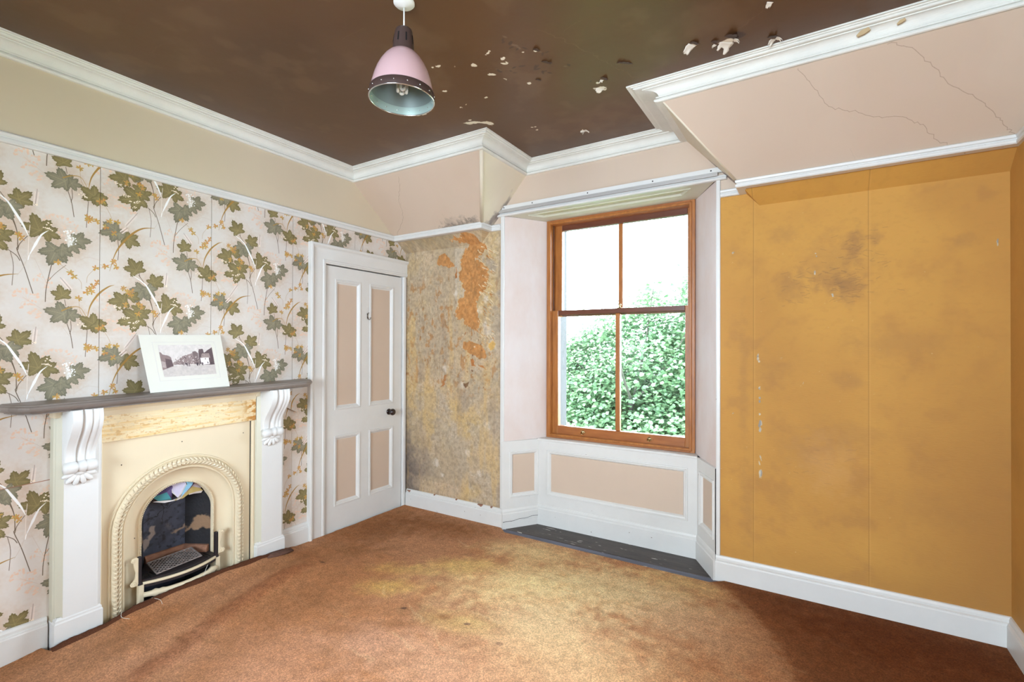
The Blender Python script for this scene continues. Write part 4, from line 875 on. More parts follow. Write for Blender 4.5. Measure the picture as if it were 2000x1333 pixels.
box(bm, 0, .004, 2.771, 2.779, 1.660, 1.702); tube(bm, [(.004, 2.775, 1.696), (.012, 2.775, 1.700), (.018, 2.775, 1.708)], [.003, .0025, .004], 7)
tube(bm, [(.004, 2.775, 1.670), (.008, 2.777, 1.654), (.018, 2.781, 1.648), (.026, 2.785, 1.656), (.028, 2.787, 1.668)], [.003, .003, .003, .003, .0045], 7); obj('coat_hook', bm, M['steel'], d1, smooth=True)
for z in (.30, 1.72):
    bm = BM(); tube(bm, [(.006, DY0-.001, z-.06), (.006, DY0-.001, z+.06)], .006, 8); obj('hinge', bm, M['worn'], d1, smooth=True)

# ================================================================== FIREPLACE
FC, FS = 1.388, .435                        # centre line and springing height of the arch
fp = thing('fireplace', (0, FC, 0), 'painted fireplace with cream arched cast-iron insert and grey mantelshelf', 'fireplace')
def fobj(name, bm, m, parent=None, **k):
    for v in bm.verts: v.co.z += .024*(v.co.y-1.39)
    return obj(name, bm, m, parent or fp, **k)
def arch(r, z0=-.03, n=28):
    return [(FC+r, z0), (FC+r, FS*.5)]+[(FC+r*math.cos(t), FS+r*math.sin(t)) for t in np.linspace(0, PI, n)]+[(FC-r, FS*.5), (FC-r, z0)]
# cast-iron front plate with the arched hole
bm = BM(); r0 = .345; ye0, ye1, zt = .985, 1.797, .935
ina = arch(r0, -.03, 41); oua = []
for a, b in ina:
    if b <= FS: oua.append((ye1 if a > FC else ye0, b))
    else:
        dx, dy = a-FC, b-FS; k_ = min(((ye1 if dx > 0 else ye0)-FC)/dx if abs(dx) > 1e-6 else 1e9, (zt-FS)/dy if dy > 1e-6 else 1e9); oua.append((FC+dx*k_, FS+dy*k_))
I = [bm.verts.new((.030, a, b)) for a, b in ina]; O = [bm.verts.new((.030, a, b)) for a, b in oua]
for i in range(len(I)-1): bm.faces.new((I[i], I[i+1], O[i+1], O[i]))
for ya in (ye0, ye1):
    cands = [i for i in range(len(oua)-1) if (abs(oua[i][0]-ya) < 1e-6) != (abs(oua[i+1][0]-ya) < 1e-6) and oua[i][1] > FS]
    for i in cands: bm.faces.new((O[i], O[i+1], bm.verts.new((.030, ya, zt))))
fobj('front_plate', bm, M['fp_cream'])
# leaf-moulded ring
bm = BM(); sweep(bm, arch(.32), [(-.038, .026), (-.038, .036), (-.030, .038), (-.027, .034), (-.022, .046), (-.010, .056), (0, .059), (.010, .056), (.020, .046), (.023, .036), (.027, .040), (.033, .040), (.036, .028)], t3); ring = fobj('arch_moulding', bm, M['fp_cream'], smooth=False)
bm = BM(); pth = []; R = random.Random(5)
L_leg = FS+.02; tot = 2*L_leg+PI*.32; n = 84
def along(s):
    if s < L_leg: return (FC+.32, -.02+s), (0, 1)
    if s < L_leg+PI*.32: t = (s-L_leg)/.32; return (FC+.32*math.cos(t), FS+.32*math.sin(t)), (-math.sin(t), math.cos(t))
    q = s-L_leg-PI*.32; return (FC-.32, FS-q), (0, -1)
for i in range(n):
    s = (i+.5)/n*tot; (a, b), (ta, tb) = along(s); sg = 1 if s < tot/2 else -1
    na, nb = tb, -ta
    for side in (1, -1):
        def pt(al, ac, h): return bm.verts.new((h, a+ta*al*sg+na*ac*side, b+tb*al*sg+nb*ac*side))
        p0 = pt(-.012, .002, .060); p1 = pt(.004, .004, .066); p2 = pt(.016, .021, .050); p3_ = pt(.002, .021, .050); p4 = pt(-.010, .013, .056)
        top = pt(.002, .012, .0655)
        for q in ((p0, p1), (p1, p2), (p2, p3_), (p3_, p4), (p4, p0)): bm.faces.new((q[0], q[1], top))
fobj('leaf_moulding', bm, M['fp_cream'], ring)
# hollow splay to the beaded inner edge
bm = BM(); sweep(bm, arch(.20), [(.084, .030)]+[(.084*u, -.030+.060*(1-math.sqrt(max(0, 1-u*u)))) for u in np.linspace(.985, 0, 12)]+[(-.002, -.030)], t3, caps=False); fobj('hollow_splay', bm, M['fp_cream'], smooth=True)
bm = BM(); sweep(bm, arch(.19), [(.012, -.032), (.010, -.024), (.006, -.020), (.000, -.022), (-.003, -.030), (-.003, -.075)], t3, caps=False); br = fobj('inner_bead', bm, M['fp_cream'], smooth=True)
bm = BM(); n = 136
for i in range(n):
    s = (i+.5)/n; q = s*(2*.30+PI*.19)
    if q < .30: a, b = FC+.19, FS-.30+q
    elif q < .30+PI*.19: t = (q-.30)/.19; a, b = FC+.19*math.cos(t), FS+.19*math.sin(t)
    else: a, b = FC-.19, FS-(q-.30-PI*.19)
    bmesh.ops.create_uvsphere(bm, u_segments=6, v_segments=4, radius=.0040, matrix=Matrix.Translation((-.0165, a, b)))
fobj('beading', bm, M['fp_cream'], br, smooth=True)
for y, z in ((1.09, .80), (1.38, .87), (1.735, .86)):
    bm = BM(); lathe(bm, [(0, .002), (.0025, .0015), (.003, 0)], (.030, y, z), (1, 0, 0), 8); fobj('bolt', bm, M['slot'])

# firebox
CB = Canvas(1.18, 1.60, 0, .72, 420, (56, 60, 74)); nb_ = CB.noise(.08, 71); CB.mix(sm(.45, .7, nb_), (80, 88, 108), .7); CB.mix(sm(.55, .75, CB.noise(.02, 72)), (30, 30, 36), .6)
CB.poly([(1.27, .27), (1.31, .34), (1.335, .36), (1.33, .31), (1.30, .25), (1.28, .21)], (170, 150, 136), .8, .006, .02); CB.blob(1.40, .33, .02, .03, (120, 116, 120), .6, .8, .3, .8); CB.poly([(1.42, .29), (1.46, .30), (1.51, .34), (1.50, .30), (1.45, .275)], (172, 142, 116), .8, .006, .02)
CB.stroke([(1.25, .37), (1.31, .40), (1.38, .44), (1.44, .47)], .0015, (18, 18, 22), .9, wob=.02); CB.stroke([(1.37, .50), (1.375, .42), (1.37, .36)], .0015, (18, 18, 22), .9, wob=.02)
CD = Canvas(-.24, 0, 0, .72, 420, (34, 32, 36)); CD.mix(sm(.45, .7, CD.noise(.06, 73)), (22, 21, 24), .8)
CD.poly([(-.20, .28), (-.16, .31), (-.14, .36), (-.10, .385), (-.06, .37), (-.03, .33), (-.03, .29), (-.08, .30), (-.13, .29), (-.17, .27)], (168, 132, 100), .85, .008, .025)
m_b = mat('sooted_fireback', (40, 40, 48), .6, img=CB.image('fireback_soot_map'), bump=.3, bscale=50); m_c = mat('sooted_fire_cheek', (34, 32, 36), .7, img=CD.image('fire_cheek_soot_map'), bump=.3, bscale=50)
bm = BM(); quad(bm, (-.19, 1.275, -.03), (-.19, 1.497, -.03), (-.19, 1.497, .72), (-.19, 1.275, .72)); fobj('fireback', bm, m_b, uv=CB.uv(lambda co: (co.y, co.z)))
bm = BM(); quad(bm, (-.19, 1.497, -.03), (-.03, 1.581, -.03), (-.03, 1.581, .72), (-.19, 1.497, .72)); fobj('fire_cheek', bm, m_c, uv=CD.uv(lambda co: (co.x, co.z)))
bm = BM(); quad(bm, (-.19, 1.275, -.03), (-.03, 1.195, -.03), (-.03, 1.195, .72), (-.19, 1.275, .72)); fobj('fire_cheek', bm, m_c, uv=CD.uv(lambda co: (co.x, co.z)))
bm = BM(); quad(bm, (-.19, 1.19, .68), (-.034, 1.19, .64), (-.034, 1.59, .64), (-.19, 1.59, .68)); fobj('fire_throat', bm, M['slot'])
bm = BM(); quad(bm, (-.19, 1.19, -.03), (.02, 1.19, -.03), (.02, 1.59, -.03), (-.19, 1.59, -.03)); fobj('ash_hearth', bm, M['iron'])
for a, b in (((-.186, 1.28), (-.186, 1.494)), ((-.186, 1.492), (-.045, 1.566))):
    bm = BM(); sweep(bm, [a, b], [(-.004, .14), (.022, .14), (.020, .176), (.008, .190), (-.004, .192)], p3); fobj('firebrick_ledge', bm, M['brick'], bev=.003)
bow = lambda y, x0, dx: x0+dx*(1-((y-1.378)/.205)**2)
ysb = list(np.linspace(1.186, 1.570, 15))
# bottom grate with slots at both ends
bm = BM(); outl = [(-.185, 1.285), (-.185, 1.492), (-.04, 1.565)]+[(bow(y, .030, .050), y) for y in ysb[::-1]]+[(-.04, 1.20)]
prism(bm, outl, lambda a, b: (a, b, .142), lambda a, b: (a, b, .152)); gr = fobj('bottom_grate', bm, M['iron'])
for y in (1.215, 1.232, 1.249, 1.515, 1.532): 
    bm = BM(); box(bm, -.05+.1*abs(y-1.378), .045, y-.004, y+.004, .1505, .1535); fobj('grate_slot', bm, M['slot'], gr)
# loose pierced trivet plate
tv = [Vector((-.105, 1.262, .176)), Vector((.050, 1.250, .160)), Vector((.035, 1.488, .166)), Vector((-.095, 1.490, .186))]
def tvp(u, v, h=0): 
    p = (tv[0]*(1-u)+tv[3]*u)*(1-v)+(tv[1]*(1-u)+tv[2]*u)*v; return (p.x, p.y, p.z+h)
bm = BM(); nu, nv = 10, 6
cl = [(0, 0), (1, 0), (1, 1), (0, 1)]
for (a, b), (c, d) in zip(cl, cl[1:]+cl[:1]): tube(bm, [tvp(a, b, .003), tvp(c, d, .003)], .0040, 6)
for k in range(-nv, nu+1):
    for sgn in (1, -1):
        pts = []
        for s in (0, nv):
            pts.append(((k+s*sgn+(nv if sgn < 0 else 0))/nu, s/nv))
        (u0, v0), (u1, v1) = pts
        if u0 > u1: u0, v0, u1, v1 = u1, v1, u0, v0
        if u1 <= 0 or u0 >= 1: continue
        sl = (v1-v0)/(u1-u0)
        if u0 < 0: v0 += -u0*sl; u0 = 0
        if u1 > 1: v1 += (1-u1)*sl; u1 = 1
        if u1-u0 > .02: tube(bm, [tvp(u0, v0, .003), tvp(u1, v1, .003)], .0024, 5)
fobj('pierced_plate', bm, M['iron_worn'], gr)
bm = BM(); rng_ = [(bow(y, .030, .062), y) for y in ysb]
for i in range(len(rng_)): pass
A = [[bm.verts.new((x+dx, y, z)) for dx, z in ((-.006, .128), (.006, .128), (.008, .134), (.006, .141), (-.006, .141))] for x, y in rng_]
for i in range(len(A)-1):
    for j in range(5): bm.faces.new((A[i][j], A[i][(j+1) % 5], A[i+1][(j+1) % 5], A[i+1][j]))
bm.faces.new(A[0]); bm.faces.new(A[-1]); fobj('top_fire_bar', bm, M['fp_cream'])
bm = BM(); A = [[bm.verts.new((x+dx, y, z)) for dx, z in ((-.010, .112), (.002, .112), (.002, .129), (-.010, .129))] for x, y in rng_]
for i in range(len(A)-1):
    for j in range(4): bm.faces.new((A[i][j], A[i][(j+1) % 4], A[i+1][(j+1) % 4], A[i+1][j]))
fobj('grate_lip', bm, M['iron'])
lb = [(bow(y, .034, .062), y, .072) for y in np.linspace(1.190, 1.566, 25)]
rr_ = [.0135+(.008*math.exp(-((i-3)/.8)**2))+(.005*math.exp(-((i-5)/.7)**2))+(.008*math.exp(-((i-22)/.8)**2)) for i in range(25)]
bm = BM(); tube(bm, lb, rr_, 12); fobj('lower_fire_bar', bm, M['fp_cream'], smooth=True)
for y0 in (1.168, 1.566):
    bm = BM(); box(bm, .012, .046, y0, y0+.024, -.03, .130); fobj('grate_post', bm, M['fp_cream'], bev=.003)
for y0 in (1.165, 1.562):
    bm = BM(); box(bm, .022, .044, y0, y0+.017, .130, .284); fobj('dark_upright', bm, M['iron'], bev=.004)
    bm = BM(); lathe(bm, [(0, 0), (.014, .002), (.014, .010), (.009, .014)], (.036, y0+.009, .130), (0, 0, 1), 10); fobj('upright_foot', bm, M['iron'])
def scroll(yc, s, z0, z1):
    bm = BM(); out = []
    prof_ = [(0, 0), (.030, .0), (.046, .03), (.044, .10), (.020, .26), (.014, .45), (.024, .62), (.030, .80), (.044, .88), (.040, .98), (.016, 1.0), (0, .96)]
    pts = [(yc+s*a*.72, z0+(z1-z0)*b) for a, b in prof_]
    prism(bm, pts, lambda a, b: (.030, a, b), lambda a, b: (.044, a, b))
    for a, b, r in ((.034, .10, .014), (.034, .90, .010)): lathe(bm, [(0, .008), (r*.4, .008), (r*.5, .003), (r*.75, .007), (r, .004), (r, 0)], (.042, yc+s*a*.72, z0+(z1-z0)*b), (1, 0, 0), 14)
    fobj('scroll_bracket', bm, M['fp_cream'], bev=.003)
scroll(1.166, -1, .132, .286); scroll(1.580, 1, .150, .292)

# timber surround
for y0, y1 in ((.816, .992), (1.803, 1.985)):
    bm = BM(); prism(bm, [(.046, y0+.028), (.080, y0+.028), (.080, y1-.014), (.072, y1-.004), (.072, y1), (.046, y1)], lambda a, b: (a, b, .08), lambda a, b: (a, b, 1.10)); pl = fobj('pilaster', bm, M['fp_white'])
    bm = BM(); prism(bm, [(0, y0-.002), (.044, y0-.002), (.050, y0+.004), (.056, y0+.004), (.0795, y0+.0285), (.045, y0+.03), (.045, y1), (0, y1)], lambda a, b: (a, b, -.03), lambda a, b: (a, b, 1.10)); fobj('side_board', bm, M['fp_side'], pl)
    bm = BM(); sweep(bm, [(0, y0-.004), (.088, y0-.004), (.088, y1+.006), (0, y1+.006)][::1], [(0, -.04), (0, .105), (-.004, .112), (-.004, .120), (-.012, .130), (-.012, .134)], lambda a, b, h: (a, b, h+(.006 if b > 1.5 else 0))) ; fobj('plinth', bm, M['fp_white'], pl)
    bm = BM(); box(bm, 0, .070, y0-.008, y1+.006, 1.088, 1.129); fobj('cap_block', bm, M['fp_cream'], pl, bev=.006)
    # scrolled corbel
    ya, yb = y0+.022, y1-.030; ny, nz = 28, 22
    bm = BM(); G = []
    for i in range(ny+1):
        t = i/ny; col_ = []
        g = .020*math.exp(-((t-.40)/.07)**2)+.010*math.exp(-((t-.66)/.04)**2)+.006*math.exp(-((t-.84)/.03)**2)+.012*max(0, 1-t/.05)**2+.012*max(0, 1-(1-t)/.05)**2
        for j in range(nz+1):
            s = j/nz; x = .152+.042*math.cos(PI*s)+.015*math.sin(2*PI*s)-g*(1-.25*s); z = 1.130-.280*s
            col_.append(bm.verts.new((x, ya+(yb-ya)*t, z)))
        G.append(col_)
    for i in range(ny):
        for j in range(nz): bm.faces.new((G[i][j], G[i+1][j], G[i+1][j+1], G[i][j+1]))
    for i in (0, ny):
        back = [bm.verts.new((.072, G[i][j].co.y, G[i][j].co.z)) for j in range(nz+1)]
        for j in range(nz): bm.faces.new((G[i][j], G[i][j+1], back[j+1], back[j]))
    cb = fobj('corbel', bm, M['fp_white'], smooth=True)
    cb.data.set_sharp_from_angle(angle=math.radians(50)) if hasattr(cb.data, 'set_sharp_from_angle') else None
    bm = BM(); seg = [(.0, .028), (.16, .030), (.33, .029), (.40, .021), (.47, .028), (.62, .031), (.66, .026), (.70, .030), (.90, .029), (1.0, .027)]
    lathe(bm, [(0, -.004)]+[(r_, (yb-ya)*t) for t, r_ in seg]+[(0, (yb-ya)+.004)], (.100, ya, .846), (0, 1, 0), 20); fobj('scroll_roll', bm, M['fp_white'], cb, smooth=True)
    bm = BM(); ym = (ya+yb)/2
    for a_, ln in ((-162, .062), (-134, .064), (-106, .060), (-74, .060), (-46, .064), (-18, .062)):
        t = math.radians(a_); mtx = Matrix.Translation((.088, ym+math.cos(t)*ln*.62, .822+math.sin(t)*ln*.62)) @ Matrix.Rotation(t, 4, 'X') @ Matrix.Diagonal((.014, ln*.55, .0135, 1))
        bmesh.ops.create_uvsphere(bm, u_segments=12, v_segments=8, radius=1, matrix=mtx)
    bmesh.ops.create_uvsphere(bm, u_segments=12, v_segments=8, radius=1, matrix=Matrix.Translation((.094, ym, .818)) @ Matrix.Diagonal((.016, .026, .016, 1)))
    fobj('acanthus_leaf', bm, M['fp_white'], cb, smooth=True)
CF = Canvas(.98, 1.82, .92, 1.10, 700, (234, 212, 168)); R = random.Random(21)
nf = fbm(CF.h, CF.w, 14, 5, 81, 4); CF.mix(sm(.46, .66, nf), (226, 184, 112), .55); CF.mix(sm(.45, .75, fbm(CF.h, CF.w, 22, 4, 82, 4)), (238, 224, 194), .6)
Af = (np.arange(CF.w)/CF.ppm+CF.a0)[None, :]+0*nf
CF.mix(sm(.48, .62, fbm(CF.h, CF.w, 10, 30, 83, 4))*sm(1.70, 1.78, Af), (186, 120, 40), .9); CF.mix(sm(.62, .72, fbm(CF.h, CF.w, 16, 40, 84, 4)), (200, 146, 80), .45); CF.mix(sm(.68, .78, fbm(CF.h, CF.w, 30, 60, 85, 3)), (196, 180, 156), .5)
bm = BM(); box(bm, 0, .056, .992, 1.803, .935, 1.075); fobj('frieze_board', bm, mat('stripped_frieze_paint', (240, 222, 182), .55, img=CF.image('frieze_board_map'), bump=.15, bscale=40), uv=CF.uv(lambda co: (co.y, co.z-.024*(co.y-1.39))), bev=.003)
for y0, y1 in ((.985, 1.004), (1.784, 1.803)):
    bm = BM(); box(bm, 0, .050, y0, y1, -.03, .937); fobj('side_bead', bm, M['fp_cream'], bev=.006)
bm = BM(); box(bm, .0295, .0305, 1.778, 1.784, 0, .93); fobj('dark_joint', bm, M['slot'])
bm = BM(); sweep(bm, [(0, .992), (0, 1.803)], [(.058, 1.073), (.060, 1.082), (.064, 1.098), (.076, 1.112), (.092, 1.118), (.092, 1.130), (0, 1.130)], p3); fobj('bed_moulding', bm, M['fp_cream'])
base = [(0, .628), (.05, .631), (.11, .643), (.160, .664), (.192, .694), (.204, .735), (.204, 2.02), (.196, 2.075), (.170, 2.130), (.120, 2.175), (.06, 2.196), (0, 2.203)]
bm = BM(); rings = []
for d, z in ((-.026, 1.128), (-.026, 1.133), (-.012, 1.137), (-.003, 1.146), (0, 1.154), (-.003, 1.162), (-.011, 1.167), (-.011, 1.170), (-.020, 1.174)):
    o_ = offs(base, d); o_[0] = (0, o_[0][1]); o_[-1] = (0, o_[-1][1]); rings.append([bm.verts.new((max(a, 0), b, z)) for a, b in o_])
for j in range(len(rings)-1):
    for i in range(len(base)-1): bm.faces.new((rings[j][i], rings[j][i+1], rings[j+1][i+1], rings[j+1][i]))
bm.faces.new(rings[0][::-1]); bm.faces.new(rings[-1]); fobj('mantelshelf', bm, M['slate'])

# ------------------------------------------------------------------ street photograph on the mantelshelf (flat print)
cph = Canvas(0, 1, 0, .62, 420, (214, 206, 202)); R = random.Random(33)
W_ = lambda p: [(a, .62*b) for a, b in p]
DK, MD, LT = (96, 78, 80), (140, 120, 118), (186, 170, 166)
n = cph.noise(.05, 91)
cph.poly(W_([(0, 0), (1, 0), (1, .36), (0, .33)]), (196, 186, 180), .8, .01); cph.mix(sm(.5, .7, fbm(cph.h, cph.w, 16, 4, 92, 4))*(np.arange(cph.h)[:, None] < cph.h*.32), (196, 186, 184), .6)
cph.poly(W_([(.18, .40), (.28, .50), (.40, .61), (.46, .58), (.46, .38), (.18, .36)]), (150, 132, 128), .9, .006, .01)
cph.poly(W_([(0, .22), (0, .78), (.02, .78), (.05, .70), (.15, .66), (.19, .60), (.20, .32), (.08, .26)]), MD, 1, .003, .006); cph.poly(W_([(.08, .27), (.08, .58), (.19, .52), (.20, .34)]), DK, 1, .003, .006); cph.poly(W_([(.01, .30), (.01, .50), (.07, .46), (.07, .28)]), LT, .8, .003)
cph.poly(W_([(.24, .37), (.40, .62), (.47, .66), (.60, .72), (.62, .36)]), MD, .9, .003, .014); cph.poly(W_([(.60, .36), (.60, .76), (.66, .79), (.70, .72), (.70, .36)]), (120, 102, 102), 1, .003, .006)
cph.poly(W_([(.70, .36), (.71, .72), (.73, .85), (.81, .85), (.82, .72), (.96, .86), (1.0, .90), (1, .32), (.86, .32)]), DK, 1, .003, .006); cph.poly(W_([(.74, .56), (.78, .70), (.92, .70), (.93, .55)]), (156, 138, 134), 1, .003, .004); cph.poly(W_([(.73, .34), (.73, .56), (.90, .56), (.90, .34)]), (236, 228, 226), 1, .003, .004)
for k in range(120): cph.blob(R.uniform(.26, .7), .62*R.uniform(.38, .62), R.uniform(.004, .012), R.uniform(.004, .014), R.choice([DK, LT, (226, 216, 212), MD]), .8, .3)
for k in range(26): a = R.choice([R.uniform(.36, .5), R.uniform(.62, .98)]); cph.blob(a, .62*R.uniform(.33, .40), R.uniform(.005, .010), R.uniform(.014, .028), (74, 60, 66), .9, .3)
cph.blob(.655, .62*.36, .018, .034, (66, 54, 60), .95, .3); cph.blob(.75, .62*.37, .015, .034, (66, 54, 60), .95, .3); cph.blob(.83, .62*.52, .012, .020, DK, .9, .2)
cph.im *= (1+(np.random.default_rng(3).random((cph.h, cph.w))[..., None]-.5)*.06); cph.im *= (1+(cph.noise(.04, 93)[..., None]-.5)*.14)
for k in range(30):
    a, b = R.uniform(.25, 1), .62*R.uniform(.38, .72); v = cph.im[min(int(b*cph.ppm), cph.h-1), min(int(a*cph.ppm), cph.w-1)].sum()
    if v < 1.7: cph.poly([(a, b), (a+.012, b), (a+.012, b+.018), (a, b+.018)], R.choice([(70, 56, 60), MD, (120, 104, 102)]), .6, .003)
for k in range(9): cph.stroke([(.40+k*.03, .62*.035), (.418+k*.03, .62*.038)], .003, (190, 180, 178), .6)
mp_ = thing('mounted_photograph', (.07, 1.395, 1.181), 'old sepia street photograph in off-white card mount leaning on mantelshelf', 'photograph')
BL, BR_, TL, TR = Vector((.112, 1.187, 1.1700)), Vector((.112, 1.604, 1.1800)), Vector((.012, 1.166, 1.484)), Vector((.012, 1.597, 1.494))
def mq(u, v, h=0):
    p = (BL*(1-u)+BR_*u)*(1-v)+(TL*(1-u)+TR*u)*v; nn = (BR_-BL).cross(TL-BL).normalized()
    return p+nn*h
def slab(bm, u0, u1, v0, v1, h0, h1):
    a = [bm.verts.new(mq(u, v, h0)) for u, v in ((u0, v0), (u1, v0), (u1, v1), (u0, v1))]; b = [bm.verts.new(mq(u, v, h1)) for u, v in ((u0, v0), (u1, v0), (u1, v1), (u0, v1))]
    bm.faces.new(a[::-1]); bm.faces.new(b)
    for i in range(4): bm.faces.new((a[i], a[(i+1) % 4], b[(i+1) % 4], b[i]))
bm = BM(); slab(bm, 0, 1, 0, 1, 0, .0025); mc = obj('card_mount', bm, M['card'], mp_)
bm = BM(); c = [mq(.135, .185, .0025), mq(.895, .185, .0025), mq(.895, .865, .0025), mq(.135, .865, .0025)]; frame_sweep(bm, c, (BR_-BL).cross(TL-BL), [(-.002, 0), (-.001, .0007), (.001, .0007), (.002, 0)]); obj('pressed_line', bm, mat('mount_pressed_line', (216, 212, 206), .7), mp_)
bm = BM(); q = quad(bm, mq(.19, .25, .003), mq(.85, .25, .003), mq(.85, .815, .003), mq(.19, .815, .003))
ul = bm.loops.layers.uv.new('UVMap')
for l, t in zip(q.loops, ((0, 0), (1, 0), (1, 1), (0, 1))): l[ul].uv = t
obj('photographic_print', bm, mat('sepia_print', (220, 210, 206), .7, img=cph.image('sepia_street_print')), mp_, recalc=False)

# ------------------------------------------------------------------ magazine pages pushed up the flue
cp = thing('crumpled_magazine_page', (-.09, 1.41, .50), 'colourful crumpled magazine pages stuffed into the fireplace throat', 'paper')
pm = [mat('page_'+n_, c_, .5, var=.12, vscale=30) for n_, c_ in (('teal', (70, 150, 160)), ('lilac_white', (206, 200, 224)), ('sky_blue', (140, 196, 226)), ('violet', (98, 84, 132)), ('ochre_print', (206, 186, 120)), ('white', (230, 226, 226)))]
R = random.Random(44)
def pages(cells, name):
    bm = BM()
    for pts, mi in cells:
        f = bm.faces.new([bm.verts.new((-.075+x_, y_, z_)) for y_, z_, x_ in pts]); f.material_index = mi
    o = obj(name, bm, pm, cp); sd = o.modifiers.new('thick', 'SOLIDIFY'); sd.thickness = .0008
pages([([(1.275, .555, .0), (1.335, .575, .03), (1.355, .535, .035), (1.365, .520, .02), (1.300, .530, .01)], 0), ([(1.275, .555, 0), (1.345, .620, -.01), (1.335, .575, .03)], 3), ([(1.300, .530, .01), (1.365, .520, .02), (1.42, .528, .03), (1.40, .512, .02), (1.33, .512, .015), (1.275, .530, .005)], 5), ([(1.335, .575, .03), (1.345, .620, -.01), (1.37, .60, .02), (1.365, .520, .02)], 3)], 'teal_page')
pages([([(1.345, .625, .0), (1.425, .645, .0), (1.435, .605, .035), (1.385, .535, .045)], 1), ([(1.345, .625, 0), (1.385, .535, .045), (1.365, .565, .02)], 5), ([(1.385, .535, .045), (1.435, .605, .035), (1.445, .57, .03), (1.395, .525, .035)], 5)], 'lilac_page')
pages([([(1.425, .650, -.01), (1.495, .650, .0), (1.470, .590, .035), (1.400, .530, .045), (1.440, .60, .038)], 2), ([(1.495, .650, 0), (1.510, .620, .0), (1.475, .575, .02), (1.445, .560, .035), (1.470, .590, .035)], 3), ([(1.400, .530, .045), (1.470, .590, .035), (1.445, .560, .035), (1.41, .530, .036)], 1)], 'blue_page')
pages([([(1.385, .525, .03), (1.445, .555, .03), (1.455, .535, .025), (1.425, .515, .02), (1.38, .512, .02)], 4), ([(1.445, .555, .03), (1.475, .575, .02), (1.53, .548, .0), (1.545, .530, .0), (1.50, .535, .01), (1.455, .535, .025)], 4), ([(1.545, .530, 0), (1.535, .518, 0), (1.49, .525, .008), (1.455, .528, .022), (1.455, .535, .025), (1.50, .535, .01)], 5), ([(1.475, .575, .02), (1.505, .595, .0), (1.548, .552, -.01), (1.53, .548, 0)], 1)], 'yellow_page')

# ------------------------------------------------------------------ pendant lamp
la = Vector((1.712, 1.452)); lp = thing('pendant_lamp', (la.x, la.y, 2.40), 'pink enamel pendant lamp with brown neck and riveted rim, hanging from the ceiling', 'lamp')
tilt = Matrix.Translation((la.x, la.y, 2.738)) @ Matrix.Rotation(math.radians(-1.4), 4, Vector((-_fw.x, -_fw.y, 0)).normalized()) @ Matrix.Translation((-la.x, -la.y, -2.746))
def lobj(name, bm, m, parent=None, t=True, **k):
    if t: bm.transform(tilt)
    return obj(name, bm, m, parent or lp, **k)
O3 = (la.x, la.y, 0)
bm = BM(); lathe(bm, [(.043, ZC), (.043, 2.838), (.037, 2.832), (.016, 2.828), (.005, 2.824), (0, 2.824)], O3, seg=32); lobj('ceiling_rose', bm, M['plastic'], t=False, smooth=True)
bm = BM(); tube(bm, [(la.x, la.y, 2.82), (la.x, la.y, 2.735)], .0032, 8); lobj('cord', bm, M['plastic'], t=False, smooth=True)
bm = BM(); lathe(bm, [(.004, 2.742), (.024, 2.741), (.032, 2.736), (.036, 2.726), (.041, 2.690), (.045, 2.644), (.047, 2.638)], O3, seg=40); nk = lobj('neck', bm, M['brown_metal'], smooth=True)
for k in range(8):
    t = 2*PI*k/8+.25; bm = BM(); c, s = math.cos(t), math.sin(t)
    P = [(la.x+(r_+.0012)*c-w_*s, la.y+(r_+.0012)*s+w_*c, z_) for w_, z_, r_ in ((-.0028, 2.672, .0427), (.0028, 2.672, .0427), (.0028, 2.708, .0387), (-.0028, 2.708, .0387))]
    bm.faces.new([bm.verts.new(p) for p in P]); lobj('vent_slot', bm, M['slot'], nk)
shp = [(.044, 2.645), (.052, 2.640), (.064, 2.630), (.079, 2.612), (.094, 2.588), (.107, 2.560), (.117, 2.528), (.124, 2.498), (.127, 2.480)]
bm = BM(); lathe(bm, shp, O3, seg=56); lobj('shade', bm, M['pink'], smooth=True)
bm = BM(); lathe(bm, [(r_-.003, z_-.002) for r_, z_ in shp], O3, seg=56); lathe(bm, [(.041, 2.643), (0, 2.643)], O3, seg=56); lobj('liner', bm, M['liner'], smooth=True)
bm = BM(); lathe(bm, [(.1275, 2.482), (.1305, 2.480), (.1325, 2.456), (.1325, 2.446)], O3, seg=56); lobj('rim_band', bm, M['brown_metal'], smooth=True)
bm = BM(); lathe(bm, [(.1245, 2.480), (.1290, 2.448)], O3, seg=56); lobj('inner_rim_band', bm, M['liner_band'], smooth=True)
bm = BM(); bmesh.ops.create_circle(bm, segments=4, radius=.01); bm.clear()
rp2 = [(.1308+.0026*math.cos(t), 2.446+.0026*math.sin(t)) for t in np.linspace(0, 2*PI, 9)]; lathe(bm, rp2, O3, seg=56); lobj('rim_ring', bm, M['chrome'], smooth=True)
bm = BM(); lathe(bm, [(.1232, 2.4785), (.1255, 2.481), (.1232, 2.4835)], O3, seg=56); lobj('inner_bead', bm, M['chrome'], smooth=True)
for k in range(16):
    t = 2*PI*(k+.4)/16; c, s = math.cos(t), math.sin(t); bm = BM()
    bmesh.ops.create_uvsphere(bm, u_segments=8, v_segments=5, radius=.0032, matrix=Matrix.Translation((la.x+.1322*c, la.y+.1322*s, 2.463))); bmesh.ops.create_uvsphere(bm, u_segments=8, v_segments=5, radius=.0028, matrix=Matrix.Translation((la.x+.1262*c, la.y+.1262*s, 2.463)))
    lobj('rivet', bm, M['chrome'], smooth=True)
bm = BM(); lathe(bm, [(0, 2.642), (.022, 2.640), (.022, 2.585), (.018, 2.572), (0, 2.572)], O3, seg=20); bu = lobj('bulb_base', bm, M['plastic'], smooth=True)
